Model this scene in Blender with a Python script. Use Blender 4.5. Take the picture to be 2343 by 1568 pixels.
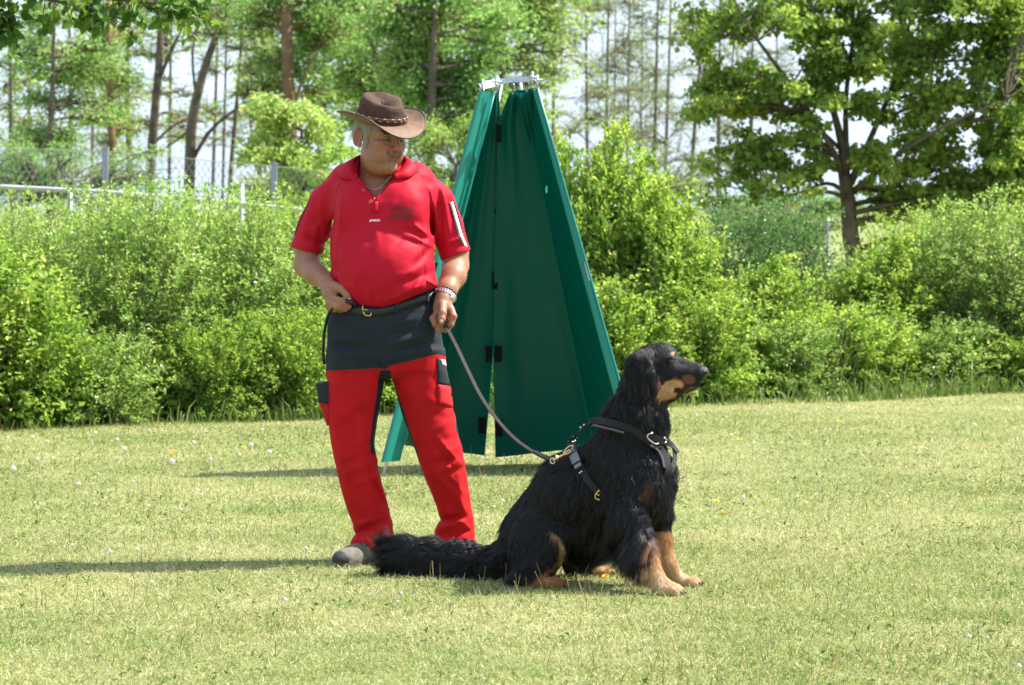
import bpy, math, random
import numpy as np
from mathutils import Vector, Matrix, kdtree

S = bpy.context.scene
for o in list(bpy.data.objects):
    bpy.data.objects.remove(o)

# ------------------------------------------------------------------ camera, sky, sun, exposure
# all pixel numbers below are in a 2342 x 1568 reading of the photograph
FPX, CX, CY, YH, CAMH = 6947.0, 1171.0, 784.0, 480.0, 1.40
PITCH = math.atan((CY - YH) / FPX)
cam_d = bpy.data.cameras.new('camera')
cam = bpy.data.objects.new('camera', cam_d)
S.collection.objects.link(cam)
cam.location = (0, 0, CAMH)
cam.rotation_euler = (math.pi / 2 - PITCH, 0, 0)
cam_d.sensor_width = 23.6
cam_d.lens = FPX * 23.6 / 2342.0
cam_d.clip_start = 0.1
cam_d.clip_end = 6000
cam_d.dof.use_dof = True
cam_d.dof.focus_distance = 11.55
cam_d.dof.aperture_fstop = 5.0
S.camera = cam

SUN_EL, SUN_AZ = math.radians(52), math.radians(79)      # azimuth clockwise from +Y
sun_vec = Vector((math.cos(SUN_EL) * math.sin(SUN_AZ), math.cos(SUN_EL) * math.cos(SUN_AZ), math.sin(SUN_EL)))
W = bpy.data.worlds.new('World')
S.world = W
W.use_nodes = True
nt = W.node_tree
nt.nodes.clear()
wo = nt.nodes.new('ShaderNodeOutputWorld')
bg = nt.nodes.new('ShaderNodeBackground')
sky = nt.nodes.new('ShaderNodeTexSky')
sky.sky_type = 'NISHITA'
sky.sun_disc = False
sky.sun_elevation = SUN_EL
sky.sun_rotation = SUN_AZ
sky.air_density = 1.0
sky.dust_density = 2.0
sky.ozone_density = 1.0
# thin bright cloud all over the sky
tc = nt.nodes.new('ShaderNodeTexCoord')
mp = nt.nodes.new('ShaderNodeMapping')
mp.inputs['Scale'].default_value = (5.0, 5.0, 16.0)
nz = nt.nodes.new('ShaderNodeTexNoise')
nz.inputs['Scale'].default_value = 2.2
nz.inputs['Detail'].default_value = 7
rp = nt.nodes.new('ShaderNodeMapRange')
rp.inputs['From Min'].default_value = 0.36
rp.inputs['From Max'].default_value = 0.62
rp.inputs['To Min'].default_value = 0.5
rp.inputs['To Max'].default_value = 0.85
mx = nt.nodes.new('ShaderNodeMix')
mx.data_type = 'RGBA'
mx.inputs['B'].default_value = (5.4, 6.4, 8.3, 1)
nt.links.new(tc.outputs['Generated'], mp.inputs['Vector'])
nt.links.new(mp.outputs['Vector'], nz.inputs['Vector'])
nt.links.new(nz.outputs['Fac'], rp.inputs['Value'])
nt.links.new(rp.outputs['Result'], mx.inputs['Factor'])
nt.links.new(sky.outputs['Color'], mx.inputs['A'])
nt.links.new(mx.outputs['Result'], bg.inputs['Color'])
bg.inputs['Strength'].default_value = 0.082
nt.links.new(bg.outputs['Background'], wo.inputs['Surface'])

sun_d = bpy.data.lights.new('sun', 'SUN')
sun_d.energy = 4.8
sun_d.angle = math.radians(0.55)
sun_d.color = (1.0, 0.955, 0.88)
sun = bpy.data.objects.new('sun', sun_d)
S.collection.objects.link(sun)
sun.rotation_euler = sun_vec.to_track_quat('Z', 'Y').to_euler()
sun.location = (8, 2, 12)

S.view_settings.view_transform = 'Standard'
S.view_settings.look = 'None'
S.view_settings.gamma = 1.0
S.view_settings.use_curve_mapping = False
S.view_settings.exposure = 1.38
S.cycles.max_bounces = 8
S.cycles.transparent_max_bounces = 12

# ------------------------------------------------------------------ helpers
rng = np.random.default_rng(7)
cp, sp = math.cos(PITCH), math.sin(PITCH)


def P(px, py, Y):
    """world point seen at pixel (px, py) standing at distance Y from the camera"""
    dx = (px - CX) / FPX
    dy = (CY - py) / FPX
    fy = cp + dy * sp
    fz = -sp + dy * cp
    return np.array([dx / fy * Y, Y, CAMH + fz / fy * Y])


def G(px, py):
    """ground point seen at a pixel"""
    dy = (CY - py) / FPX
    fy = cp + dy * sp
    fz = -sp + dy * cp
    return P(px, py, -CAMH * fy / fz)


def PX(X, Y, Z):
    """pixel of world points (arrays)"""
    zz = Z - CAMH
    d = Y * cp - zz * sp
    u = X / d * FPX + CX
    v = CY - (Y * sp + zz * cp) / d * FPX
    return u, v


def col():
    return S.collection


def tag(o, label=None, cat=None, group=None, kind=None):
    if label: o['label'] = label
    if cat: o['category'] = cat
    if group: o['group'] = group
    if kind: o['kind'] = kind
    return o


def empty(name, loc, label=None, cat=None, group=None):
    o = bpy.data.objects.new(name, None)
    o.location = loc
    o.empty_display_size = 0.05
    col().objects.link(o)
    return tag(o, label, cat, group)


def mesh_data(name, V, F, smooth=False, attrs=None):
    """V (n,3); F list of (m,k) int arrays"""
    if not isinstance(F, (list, tuple)):
        F = [F]
    F = [np.asarray(f, np.int32) for f in F if len(f)]
    V = np.asarray(V, np.float32)
    me = bpy.data.meshes.new(name)
    me.vertices.add(len(V))
    me.vertices.foreach_set('co', V.ravel())
    idx = np.concatenate([f.ravel() for f in F])
    tot = np.concatenate([np.full(len(f), f.shape[1], np.int32) for f in F])
    st = np.concatenate([[0], np.cumsum(tot)[:-1]]).astype(np.int32)
    me.loops.add(len(idx))
    me.loops.foreach_set('vertex_index', idx)
    me.polygons.add(len(tot))
    me.polygons.foreach_set('loop_start', st)
    me.polygons.foreach_set('loop_total', tot)
    me.polygons.foreach_set('use_smooth', np.full(len(tot), smooth))
    if attrs:
        for k, a in attrs.items():
            a = np.asarray(a, np.float32)
            if a.ndim == 1:
                at = me.attributes.new(k, 'FLOAT', 'POINT')
                at.data.foreach_set('value', a)
            else:
                at = me.attributes.new(k, 'FLOAT_COLOR', 'POINT')
                at.data.foreach_set('color', np.concatenate([a, np.ones((len(a), 1), np.float32)], 1).ravel())
    me.update(calc_edges=True)
    return me


def obj(name, me, mat=None, parent=None, loc=None):
    o = bpy.data.objects.new(name, me)
    if mat is not None and len(me.materials) == 0:
        me.materials.append(mat)
    col().objects.link(o)
    if loc is not None:
        o.location = loc
    if parent is not None:
        o.parent = parent
        pl = Vector((0, 0, 0))
        q = parent
        while q is not None:
            pl += q.location
            q = q.parent
        o.location = Vector(o.location) - pl if loc is not None else -pl
    return o


class MB:
    """collects simple shapes in world space, builds ONE mesh"""
    def __init__(self):
        self.V, self.F4, self.F3, self.n = [], [], [], 0

    def add(self, V, F4=None, F3=None):
        V = np.asarray(V, float)
        if F4 is not None and len(F4): self.F4.append(np.asarray(F4) + self.n)
        if F3 is not None and len(F3): self.F3.append(np.asarray(F3) + self.n)
        self.V.append(V)
        self.n += len(V)
        return self

    def tube(self, pts, rad, sides=6, cap=True, flat=None):
        pts = np.asarray(pts, float)
        n = len(pts)
        rad = np.broadcast_to(np.asarray(rad, float), (n,))
        T = np.gradient(pts, axis=0)
        T /= np.linalg.norm(T, axis=1, keepdims=True) + 1e-9
        ref = np.array([0.31, 0.17, 0.93]) if abs(T[0, 2]) < 0.8 else np.array([0.9, 0.3, 0.1])
        V = []
        a = np.arange(sides) / sides * 2 * math.pi
        for i in range(n):
            u = np.cross(T[i], ref); u /= np.linalg.norm(u) + 1e-9
            w = np.cross(T[i], u)
            V.append(pts[i] + rad[i] * (np.cos(a)[:, None] * u + np.sin(a)[:, None] * w))
        V = np.concatenate(V)
        F = []
        for i in range(n - 1):
            for k in range(sides):
                F.append((i * sides + k, i * sides + (k + 1) % sides, (i + 1) * sides + (k + 1) % sides, (i + 1) * sides + k))
        F3 = []
        if cap:
            c0, c1 = len(V), len(V) + 1
            V = np.vstack([V, pts[0], pts[-1]])
            for k in range(sides):
                F3.append((c0, (k + 1) % sides, k))
                b = (n - 1) * sides
                F3.append((c1, b + k, b + (k + 1) % sides))
        return self.add(V, F, F3)

    def strap(self, pts, nrm, width, thick):
        """flat band along pts, facing nrm (per point), with thickness"""
        pts = np.asarray(pts, float); nrm = np.asarray(nrm, float)
        n = len(pts)
        if nrm.ndim == 1: nrm = np.tile(nrm, (n, 1))
        width = np.broadcast_to(np.asarray(width, float), (n,))
        T = np.gradient(pts, axis=0)
        T /= np.linalg.norm(T, axis=1, keepdims=True) + 1e-9
        B = np.cross(T, nrm); B /= np.linalg.norm(B, axis=1, keepdims=True) + 1e-9
        N = np.cross(B, T); N /= np.linalg.norm(N, axis=1, keepdims=True) + 1e-9
        N *= np.sign(np.sum(N * nrm, 1))[:, None]
        V = np.concatenate([np.stack([pts[i] - B[i] * width[i] / 2 + N[i] * thick, pts[i] + B[i] * width[i] / 2 + N[i] * thick,
                                      pts[i] + B[i] * width[i] / 2, pts[i] - B[i] * width[i] / 2]) for i in range(n)])
        F = []
        for i in range(n - 1):
            for k in range(4):
                F.append((i * 4 + k, i * 4 + (k + 1) % 4, (i + 1) * 4 + (k + 1) % 4, (i + 1) * 4 + k))
        F.append((3, 2, 1, 0)); b = (n - 1) * 4
        F.append((b, b + 1, b + 2, b + 3))
        return self.add(V, F)

    def box(self, c, half, R=None):
        c = np.asarray(c, float); h = np.asarray(half, float)
        s = np.array([(-1, -1, -1), (1, -1, -1), (1, 1, -1), (-1, 1, -1), (-1, -1, 1), (1, -1, 1), (1, 1, 1), (-1, 1, 1)]) * h
        if R is not None: s = s @ np.asarray(R).T
        return self.add(c + s, [(0, 3, 2, 1), (4, 5, 6, 7), (0, 1, 5, 4), (1, 2, 6, 5), (2, 3, 7, 6), (3, 0, 4, 7)])

    def ball(self, c, r, nu=10, nv=7, R=None):
        c = np.asarray(c, float); r = np.broadcast_to(np.asarray(r, float), (3,))
        V = []
        for j in range(nv + 1):
            t = math.pi * j / nv
            for i in range(nu):
                p = 2 * math.pi * i / nu
                V.append((math.sin(t) * math.cos(p), math.sin(t) * math.sin(p), math.cos(t)))
        V = np.array(V) * r
        if R is not None: V = V @ np.asarray(R).T
        F = [(j * nu + i, (j + 1) * nu + i, (j + 1) * nu + (i + 1) % nu, j * nu + (i + 1) % nu) for j in range(nv) for i in range(nu)]
        return self.add(c + V, F)

    def data(self, name, smooth=False):
        V = np.concatenate(self.V)
        F = []
        if self.F4: F.append(np.concatenate(self.F4))
        if self.F3: F.append(np.concatenate(self.F3))
        return mesh_data(name, V, F, smooth)

    def build(self, name, mat, parent=None, smooth=False):
        return obj(name, self.data(name, smooth), mat, parent)


def spline(pts, n):
    """Catmull-Rom through pts, n samples"""
    pts = np.asarray(pts, float)
    m = len(pts)
    if m == 2:
        t = np.linspace(0, 1, n)[:, None]
        return pts[0] * (1 - t) + pts[1] * t
    Q = np.vstack([2 * pts[0] - pts[1], pts, 2 * pts[-1] - pts[-2]])
    t = np.linspace(0, m - 1 - 1e-6, n)
    i = t.astype(int); u = (t - i)[:, None]
    a, b, c, d = Q[i], Q[i + 1], Q[i + 2], Q[i + 3]
    return 0.5 * (2 * b + (c - a) * u + (2 * a - 5 * b + 4 * c - d) * u ** 2 + (3 * b - a - 3 * c + d) * u ** 3)


# value noise for numpy arrays
_perm = np.random.default_rng(3).random((64, 64, 64)).astype(np.float32)


def vnoise(p):
    p = np.asarray(p, np.float32)
    i = np.floor(p).astype(np.int32)
    f = p - i
    f = f * f * (3 - 2 * f)
    i0 = i & 63; i1 = (i + 1) & 63
    def g(a, b, c): return _perm[a[..., 0], b[..., 1], c[..., 2]]
    x, y, z = f[..., 0], f[..., 1], f[..., 2]
    def mix(a, b, t): return a + (b - a) * t
    return mix(mix(mix(g(i0, i0, i0), g(i1, i0, i0), x), mix(g(i0, i1, i0), g(i1, i1, i0), x), y),
               mix(mix(g(i0, i0, i1), g(i1, i0, i1), x), mix(g(i0, i1, i1), g(i1, i1, i1), x), y), z) * 2 - 1


# ------------------------------------------------------------------ materials
def new_mat(name):
    m = bpy.data.materials.new(name)
    m.use_nodes = True
    t = m.node_tree
    b = t.nodes['Principled BSDF']
    return m, t, b


def simple(name, c, rough=0.6, metal=0.0, spec=0.5, bump=0.0, bscale=80, var=0.0, vscale=6, sheen=0.0, coat=0.0):
    m, t, b = new_mat(name)
    b.inputs['Base Color'].default_value = (*c, 1)
    b.inputs['Roughness'].default_value = rough
    b.inputs['Metallic'].default_value = metal
    b.inputs['Specular IOR Level'].default_value = spec
    b.inputs['Sheen Weight'].default_value = sheen
    b.inputs['Coat Weight'].default_value = coat
    g = t.nodes.new('ShaderNodeTexCoord')
    if var:
        n = t.nodes.new('ShaderNodeTexNoise')
        n.inputs['Scale'].default_value = vscale
        n.inputs['Detail'].default_value = 6
        t.links.new(g.outputs['Object'], n.inputs['Vector'])
        h = t.nodes.new('ShaderNodeHueSaturation')
        h.inputs['Color'].default_value = (*c, 1)
        r = t.nodes.new('ShaderNodeMapRange')
        r.inputs['From Min'].default_value = 0.25; r.inputs['From Max'].default_value = 0.75
        r.inputs['To Min'].default_value = 1 - var; r.inputs['To Max'].default_value = 1 + var
        t.links.new(n.outputs['Fac'], r.inputs['Value'])
        t.links.new(r.outputs['Result'], h.inputs['Value'])
        t.links.new(h.outputs['Color'], b.inputs['Base Color'])
    if bump:
        n2 = t.nodes.new('ShaderNodeTexNoise')
        n2.inputs['Scale'].default_value = bscale
        n2.inputs['Detail'].default_value = 4
        t.links.new(g.outputs['Object'], n2.inputs['Vector'])
        bm = t.nodes.new('ShaderNodeBump')
        bm.inputs['Strength'].default_value = bump
        bm.inputs['Distance'].default_value = 0.01
        t.links.new(n2.outputs['Fac'], bm.inputs['Height'])
        t.links.new(bm.outputs['Normal'], b.inputs['Normal'])
    return m


def leaf_mat(name, ramp, transl=0.35, rough=0.45, spec=0.35, attr='tint'):
    """foliage: colour picked by the per-leaf value 'tint', light passing through the blade"""
    m = bpy.data.materials.new(name)
    m.use_nodes = True
    t = m.node_tree
    t.nodes.clear()
    out = t.nodes.new('ShaderNodeOutputMaterial')
    a = t.nodes.new('ShaderNodeAttribute'); a.attribute_name = attr
    cr = t.nodes.new('ShaderNodeValToRGB')
    e = cr.color_ramp.elements
    e[0].position, e[0].color = ramp[0][0], (*ramp[0][1], 1)
    e[1].position, e[1].color = ramp[-1][0], (*ramp[-1][1], 1)
    for p, c in ramp[1:-1]:
        x = e.new(p); x.color = (*c, 1)
    b = t.nodes.new('ShaderNodeBsdfPrincipled')
    b.inputs['Roughness'].default_value = rough
    b.inputs['Specular IOR Level'].default_value = spec
    tr = t.nodes.new('ShaderNodeBsdfTranslucent')
    hs = t.nodes.new('ShaderNodeHueSaturation')
    hs.inputs['Hue'].default_value = 0.485
    hs.inputs['Saturation'].default_value = 1.1
    hs.inputs['Value'].default_value = 1.4
    ms = t.nodes.new('ShaderNodeMixShader')
    ms.inputs['Fac'].default_value = transl
    t.links.new(a.outputs['Fac'], cr.inputs['Fac'])
    t.links.new(cr.outputs['Color'], b.inputs['Base Color'])
    t.links.new(cr.outputs['Color'], hs.inputs['Color'])
    t.links.new(hs.outputs['Color'], tr.inputs['Color'])
    t.links.new(b.outputs['BSDF'], ms.inputs[1])
    t.links.new(tr.outputs['BSDF'], ms.inputs[2])
    t.links.new(ms.outputs['Shader'], out.inputs['Surface'])
    return m


def unit(v):
    v = np.asarray(v, float)
    return v / (np.linalg.norm(v, axis=-1, keepdims=True) + 1e-9)


def leaf_arrays(pos, axis, nrm, L, Wd, tint, fold=0.25):
    """rhombic folded leaves -> V, F(quads), tint"""
    n = len(pos)
    axis = unit(axis)
    side = unit(np.cross(axis, nrm))
    nr = np.cross(side, axis)
    L = np.broadcast_to(L, (n,))[:, None]; Wd = np.broadcast_to(Wd, (n,))[:, None]
    b = pos
    tip = pos + axis * L - nr * L * 0.12
    l = pos + axis * L * 0.42 + side * Wd * 0.5 + nr * Wd * fold
    r = pos + axis * L * 0.42 - side * Wd * 0.5 + nr * Wd * fold
    V = np.stack([b, l, tip, r], 1).reshape(-1, 3)
    i = np.arange(n)[:, None] * 4
    F = np.concatenate([np.concatenate([i, i + 1, i + 2], 1), np.concatenate([i, i + 2, i + 3], 1)])
    return V, F, np.repeat(tint, 4)


def rand_unit(n, r=rng):
    v = r.normal(size=(n, 3))
    return unit(v)
# ------------------------------------------------------------------ ground and lawn
def ground_mat():
    m, t, b = new_mat('lawn_soil')
    g = t.nodes.new('ShaderNodeTexCoord')
    def noise(s, d=5):
        n = t.nodes.new('ShaderNodeTexNoise'); n.inputs['Scale'].default_value = s; n.inputs['Detail'].default_value = d
        t.links.new(g.outputs['Object'], n.inputs['Vector']); return n
    n1, n2 = noise(0.9), noise(38, 8)
    r1 = t.nodes.new('ShaderNodeValToRGB')
    r1.color_ramp.elements[0].position, r1.color_ramp.elements[0].color = 0.35, (0.18, 0.23, 0.065, 1)
    r1.color_ramp.elements[1].position, r1.color_ramp.elements[1].color = 0.7, (0.32, 0.32, 0.13, 1)
    t.links.new(n1.outputs['Fac'], r1.inputs['Fac'])
    h = t.nodes.new('ShaderNodeHueSaturation')
    mr = t.nodes.new('ShaderNodeMapRange')
    mr.inputs['From Min'].default_value = 0.3; mr.inputs['From Max'].default_value = 0.7
    mr.inputs['To Min'].default_value = 0.4; mr.inputs['To Max'].default_value = 1.15
    t.links.new(n2.outputs['Fac'], mr.inputs['Value'])
    t.links.new(mr.outputs['Result'], h.inputs['Value'])
    t.links.new(r1.outputs['Color'], h.inputs['Color'])
    t.links.new(h.outputs['Color'], b.inputs['Base Color'])
    b.inputs['Roughness'].default_value = 0.95
    b.inputs['Specular IOR Level'].default_value = 0.1
    bm = t.nodes.new('ShaderNodeBump'); bm.inputs['Strength'].default_value = 0.6; bm.inputs['Distance'].default_value = 0.02
    t.links.new(n2.outputs['Fac'], bm.inputs['Height']); t.links.new(bm.outputs['Normal'], b.inputs['Normal'])
    return m


gm = MB()
gm.add([(-1500, -60, 0), (1500, -60, 0), (1500, 3000, 0), (-1500, 3000, 0)], [(0, 1, 2, 3)])
tag(gm.build('ground', ground_mat()), kind='structure')

GRASS = leaf_mat('grass_blades', [(0.0, (0.055, 0.12, 0.022)), (0.28, (0.14, 0.21, 0.046)), (0.52, (0.245, 0.285, 0.088)),
                                  (0.78, (0.38, 0.372, 0.165)), (1.0, (0.60, 0.53, 0.34))], transl=0.3, rough=0.5, spec=0.3)


def hedge_line(x):
    """distance of the hedge foot, as a function of X"""
    return np.interp(x, [-6, -3.3, -1.3, 0.5, 1.6, 2.6, 3.6, 5.5], [18.4, 19.4, 20.3, 21.3, 21.9, 22.3, 23.2, 23.8])


def make_grass():
    r = np.random.default_rng(11)
    bands = [(7.6, 10.5, 14500), (10.5, 13, 12000), (13, 17, 7000), (17, 24, 3600)]
    pos, sc = [], []
    for y0, y1, dens in bands:
        hw = y1 * 0.168 * 1.22 + 0.25
        n = int((y1 - y0) * 2 * hw * dens)
        p = np.stack([r.uniform(-hw, hw, n), r.uniform(y0, y1, n), np.zeros(n)], 1)
        keep = p[:, 1] < hedge_line(p[:, 0]) + 0.4
        p = p[keep]
        pos.append(p); sc.append(np.full(len(p), 1.0 + 0.25 * (y0 > 12) + 0.35 * (y0 > 16)))
    p = np.concatenate(pos); sc = np.concatenate(sc)
    n = len(p)
    dry = 0.5 + 0.5 * vnoise(p * np.array([0.8, 0.8, 1]) + 3.1)
    dry2 = 0.5 + 0.5 * vnoise(p * np.array([3.2, 3.2, 1]) + 9.7)
    lush = np.clip(0.5 * dry + 0.5 * dry2, 0, 1)
    fine = 0.5 + 0.5 * vnoise(p * np.array([11, 11, 1]) + 1.7)
    keep = r.random(n) < 0.35 + 0.85 * fine
    p, sc, lush, fine = p[keep], sc[keep], lush[keep], fine[keep]
    n = len(p)
    L = r.gamma(5, 0.0031, n) * (0.75 + 0.5 * (1 - lush)) * (.8 + .2 * sc) + 0.005
    ang = r.uniform(0, 2 * math.pi, n)
    lean = np.abs(r.normal(0.75, 0.4, n))
    d = np.stack([np.cos(ang) * np.sin(lean), np.sin(ang) * np.sin(lean), np.abs(np.cos(lean)) + 0.12], 1)
    d = unit(d)
    wd = r.uniform(0.0014, 0.0030, n) * sc
    s = unit(np.cross(d, rand_unit(n, r)))
    tint = np.clip(0.34 + 0.62 * (lush - 0.5) + r.normal(0.2, 0.25, n) + (r.random(n) < 0.12) * 0.4, 0, 1)
    mid = p + d * L[:, None] * 0.55
    tip = mid + unit(d + np.stack([np.cos(ang), np.sin(ang), np.full(n, -0.6)], 1) * 0.55) * (L * 0.45)[:, None]
    nr = p[:, 1] < 13                                # near blades bend, far ones are single slivers
    A = np.stack([p - s * wd[:, None] * .5, p + s * wd[:, None] * .5, mid + s * wd[:, None] * .42, mid - s * wd[:, None] * .42, tip], 1)[nr]
    B = np.stack([p - s * wd[:, None] * .62, p + s * wd[:, None] * .62, tip], 1)[~nr]
    na, nb_ = len(A), len(B)
    i = np.arange(na)[:, None] * 5; j = na * 5 + np.arange(nb_)[:, None] * 3
    me = mesh_data('lawn_grass', np.concatenate([A.reshape(-1, 3), B.reshape(-1, 3)]), [np.concatenate([i, i + 1, i + 2, i + 3], 1), np.concatenate([np.concatenate([i + 3, i + 2, i + 4], 1), np.concatenate([j, j + 1, j + 2], 1)])], False,
                   {'tint': np.concatenate([np.repeat(tint[nr], 5), np.repeat(tint[~nr], 3)])})
    o = obj('lawn_grass', me, GRASS)
    tag(o, 'short dry yellow green mown grass of the lawn', 'grass', kind='stuff')
    # broad weed leaves: clover, plantain rosettes
    n = 9000
    p = np.stack([r.uniform(-2.9, 2.9, n), 8 + 12 * r.random(n) ** 1.3, np.full(n, 0.006)], 1)
    k = vnoise(p * np.array([1.6, 1.6, 1]) + 20) + 0.6 * vnoise(p * np.array([5, 5, 1]) + 20) > 0.05
    p = p[k]; n = len(p)
    ax = unit(np.stack([r.normal(size=n), r.normal(size=n), np.abs(r.normal(0.5, 0.3, n))], 1))
    nr = unit(np.stack([r.normal(0, .4, n), r.normal(0, .4, n), np.ones(n)], 1))
    V, F, tt = leaf_arrays(p, ax, nr, r.uniform(.012, .034, n), r.uniform(.006, .016, n), np.clip(r.normal(.14, .12, n), 0, .5))
    o = obj('lawn_weeds', mesh_data('lawn_weeds', V, F, False, {'tint': tt}), GRASS)
    tag(o, 'small broad green weed leaves scattered in the lawn', 'weeds', kind='stuff')
    # thin bare brownish stalks
    n = 2600
    p = np.stack([r.uniform(-3.2, 3.2, n), 8.6 + 11.5 * r.random(n), np.zeros(n)], 1)
    p = p[p[:, 1] < hedge_line(p[:, 0])]
    k = vnoise(p * np.array([1.1, 1.1, 1]) + 44) > r.uniform(-.55, .5, len(p)); p = p[k]
    m = MB()
    for q in p:
        h = r.uniform(.035, .11); a = r.uniform(0, 6.28); b = r.uniform(0, .45) * h
        e = q + np.array([math.cos(a) * b, math.sin(a) * b, h])
        mid = (q + e) / 2 + np.array([math.cos(a + 2), math.sin(a + 2), .3]) * h * .08
        m.tube([q, mid, e], [.0013, .0012, .0011], 3, False)
    st = simple('dry_stalk', (0.27, 0.19, 0.075), 0.8, spec=0.2, var=0.5, vscale=3)
    o = m.build('lawn_stalks', st)
    tag(o, 'thin brown bare stalks standing above the lawn', 'stalks', kind='stuff')


make_grass()
# ------------------------------------------------------------------ hedge shrubs
HEDGE_A = leaf_mat('hedge_leaf_yellow_green', [(0.0, (0.071, 0.150, 0.026)), (0.4, (0.173, 0.306, 0.056)), (0.75, (0.346, 0.474, 0.101)), (1.0, (0.500, 0.500, 0.191))], 0.55, 0.4, 0.4)
HEDGE_B = leaf_mat('hedge_leaf_mid_green', [(0.0, (0.084, 0.163, 0.040)), (0.4, (0.195, 0.324, 0.076)), (0.8, (0.357, 0.485, 0.139)), (1.0, (0.500, 0.500, 0.253))], 0.52, 0.36, 0.5)
HEDGE_C = leaf_mat('hedge_leaf_dark_green', [(0.0, (0.043, 0.094, 0.028)), (0.5, (0.095, 0.198, 0.060)), (1.0, (0.214, 0.319, 0.119))], 0.45, 0.36, 0.5)
BARK_TWIG = simple('shrub_twig_bark', (0.16, 0.12, 0.075), 0.9, var=0.4, vscale=9, spec=0.2)


def shrub_data(seed, w, h, d, shoots, per, L, Wd, flop=0.35):
    r = np.random.default_rng(seed)
    th = r.uniform(0, 2 * math.pi, shoots)
    rad = np.sqrt(r.random(shoots))
    el = r.uniform(0, 1, shoots) ** 0.8
    base = np.stack([np.cos(th) * rad * w * .22, np.sin(th) * rad * d * .22, np.zeros(shoots)], 1)
    # tips on an uneven dome that reaches down to the ground at its sides
    a = r.uniform(0, 2 * math.pi, shoots); z = r.uniform(0.0, 1, shoots) ** 0.75
    k = np.sqrt(np.clip(1 - (z * 0.96) ** 2.4, 0, 1)) * r.uniform(.6, 1.2, shoots)
    tip = np.stack([np.cos(a) * k * w * .5, np.sin(a) * k * d * .5, h * (0.05 + 0.95 * z)], 1)
    tip *= (1 + 0.22 * vnoise(tip * 2.3 + seed))[:, None] * r.uniform(.85, 1.1, shoots)[:, None]
    tip[:, 2] = np.clip(tip[:, 2], .04, None)
    mid = base * .45 + tip * .55
    mid[:, 2] = np.maximum(tip[:, 2] * (0.62 + flop * r.random(shoots)), .03)
    t = 1 - r.random((shoots, per)) ** 1.25 * 0.78
    T = t[..., None]
    c = (1 - T) ** 2 * base[:, None] + 2 * T * (1 - T) * mid[:, None] + T ** 2 * tip[:, None]
    tang = unit(2 * (1 - T) * (mid - base)[:, None] + 2 * T * (tip - mid)[:, None])
    n = shoots * per
    c = c.reshape(-1, 3); tang = tang.reshape(-1, 3)
    off = rand_unit(n, r) * (np.abs(r.normal(0, .075, n)) * (1.25 - .8 * t.ravel()))[:, None]
    pos = c + off
    pos[:, 2] = np.clip(pos[:, 2], .015, None)
    out = unit(pos - np.array([0, 0, h * .25]))
    ax = unit(tang * .6 + rand_unit(n, r) * .9 + out * .25)
    nr = unit(np.stack([r.normal(0, .55, n), r.normal(0, .55, n), np.full(n, .75)], 1) + out * .35)
    sz = r.uniform(.6, 1.25, n)
    # a leaf is younger and paler towards the end of its shoot
    tint = np.clip(0.42 + 0.28 * (t.ravel() - .6) / .4 * r.random(n) + r.normal(0, .16, n) + .22 * vnoise(pos * 4 + seed), 0, 1)
    V, F, tt = leaf_arrays(pos, ax, nr, L * sz, Wd * sz, tint)
    fol = mesh_data('foliage', V, F, False, {'tint': tt})
    m = MB()
    for i in range(0, shoots, 3):
        q = [(1 - u) ** 2 * base[i] + 2 * u * (1 - u) * mid[i] + u ** 2 * tip[i] for u in (0, .35, .7, .97)]
        rr = r.uniform(.004, .009)
        m.tube(q, [rr, rr * .8, rr * .5, rr * .25], 4, False)
    return fol, m.data('stems')


def put_shrub(data, x, rz, sc, mat, label, y=None, z=0.0, group='shrubs of the hedge'):
    y = float(hedge_line(np.array(x))) + .45 if y is None else y
    e = empty('hedge_shrub', (x, y, z), label, 'shrub', group)
    e.rotation_euler = (0, 0, rz)
    e.scale = sc if isinstance(sc, (tuple, list)) else (sc, sc, sc)
    f = bpy.data.objects.new('foliage', data[0]); col().objects.link(f); f.parent = e
    f['kind'] = 'stuff'
    if len(data[0].materials) == 0: data[0].materials.append(mat)
    f.material_slots[0].link = 'OBJECT'; f.material_slots[0].material = mat
    s = bpy.data.objects.new('stems', data[1]); col().objects.link(s); s.parent = e
    if len(data[1].materials) == 0: data[1].materials.append(BARK_TWIG)
    s['kind'] = 'stuff'
    return e


SH = [shrub_data(21, 1.5, 1.0, 1.2, 360, 46, .044, .029),
      shrub_data(22, 1.6, 1.55, 1.3, 460, 50, .037, .021, .5),
      shrub_data(23, 1.3, 1.35, 1.1, 390, 46, .045, .030, .6),
      shrub_data(24, 1.0, 0.62, 0.9, 190, 55, .042, .028)]


def XP(px, Y):
    return (px - CX) / FPX * Y


def shrub_at(k, px, Y, top_py, wpx, mat, label, rz=None, group=None):
    """shrub whose foot is at column px and distance Y and whose top shows at row top_py, wpx pixels wide"""
    z = P(px, top_py, Y)[2]
    dims = [(1.5, 1.0), (1.6, 1.55), (1.3, 1.35), (1.0, .62)][k]
    sw = wpx / FPX * Y / dims[0] / 1.05
    sz = z / dims[1] / 1.08
    return put_shrub(SH[k], XP(px, Y), rng.uniform(0, 6.28) if rz is None else rz, (sw, min(sw, 1.15), sz), mat, label, Y)


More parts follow.
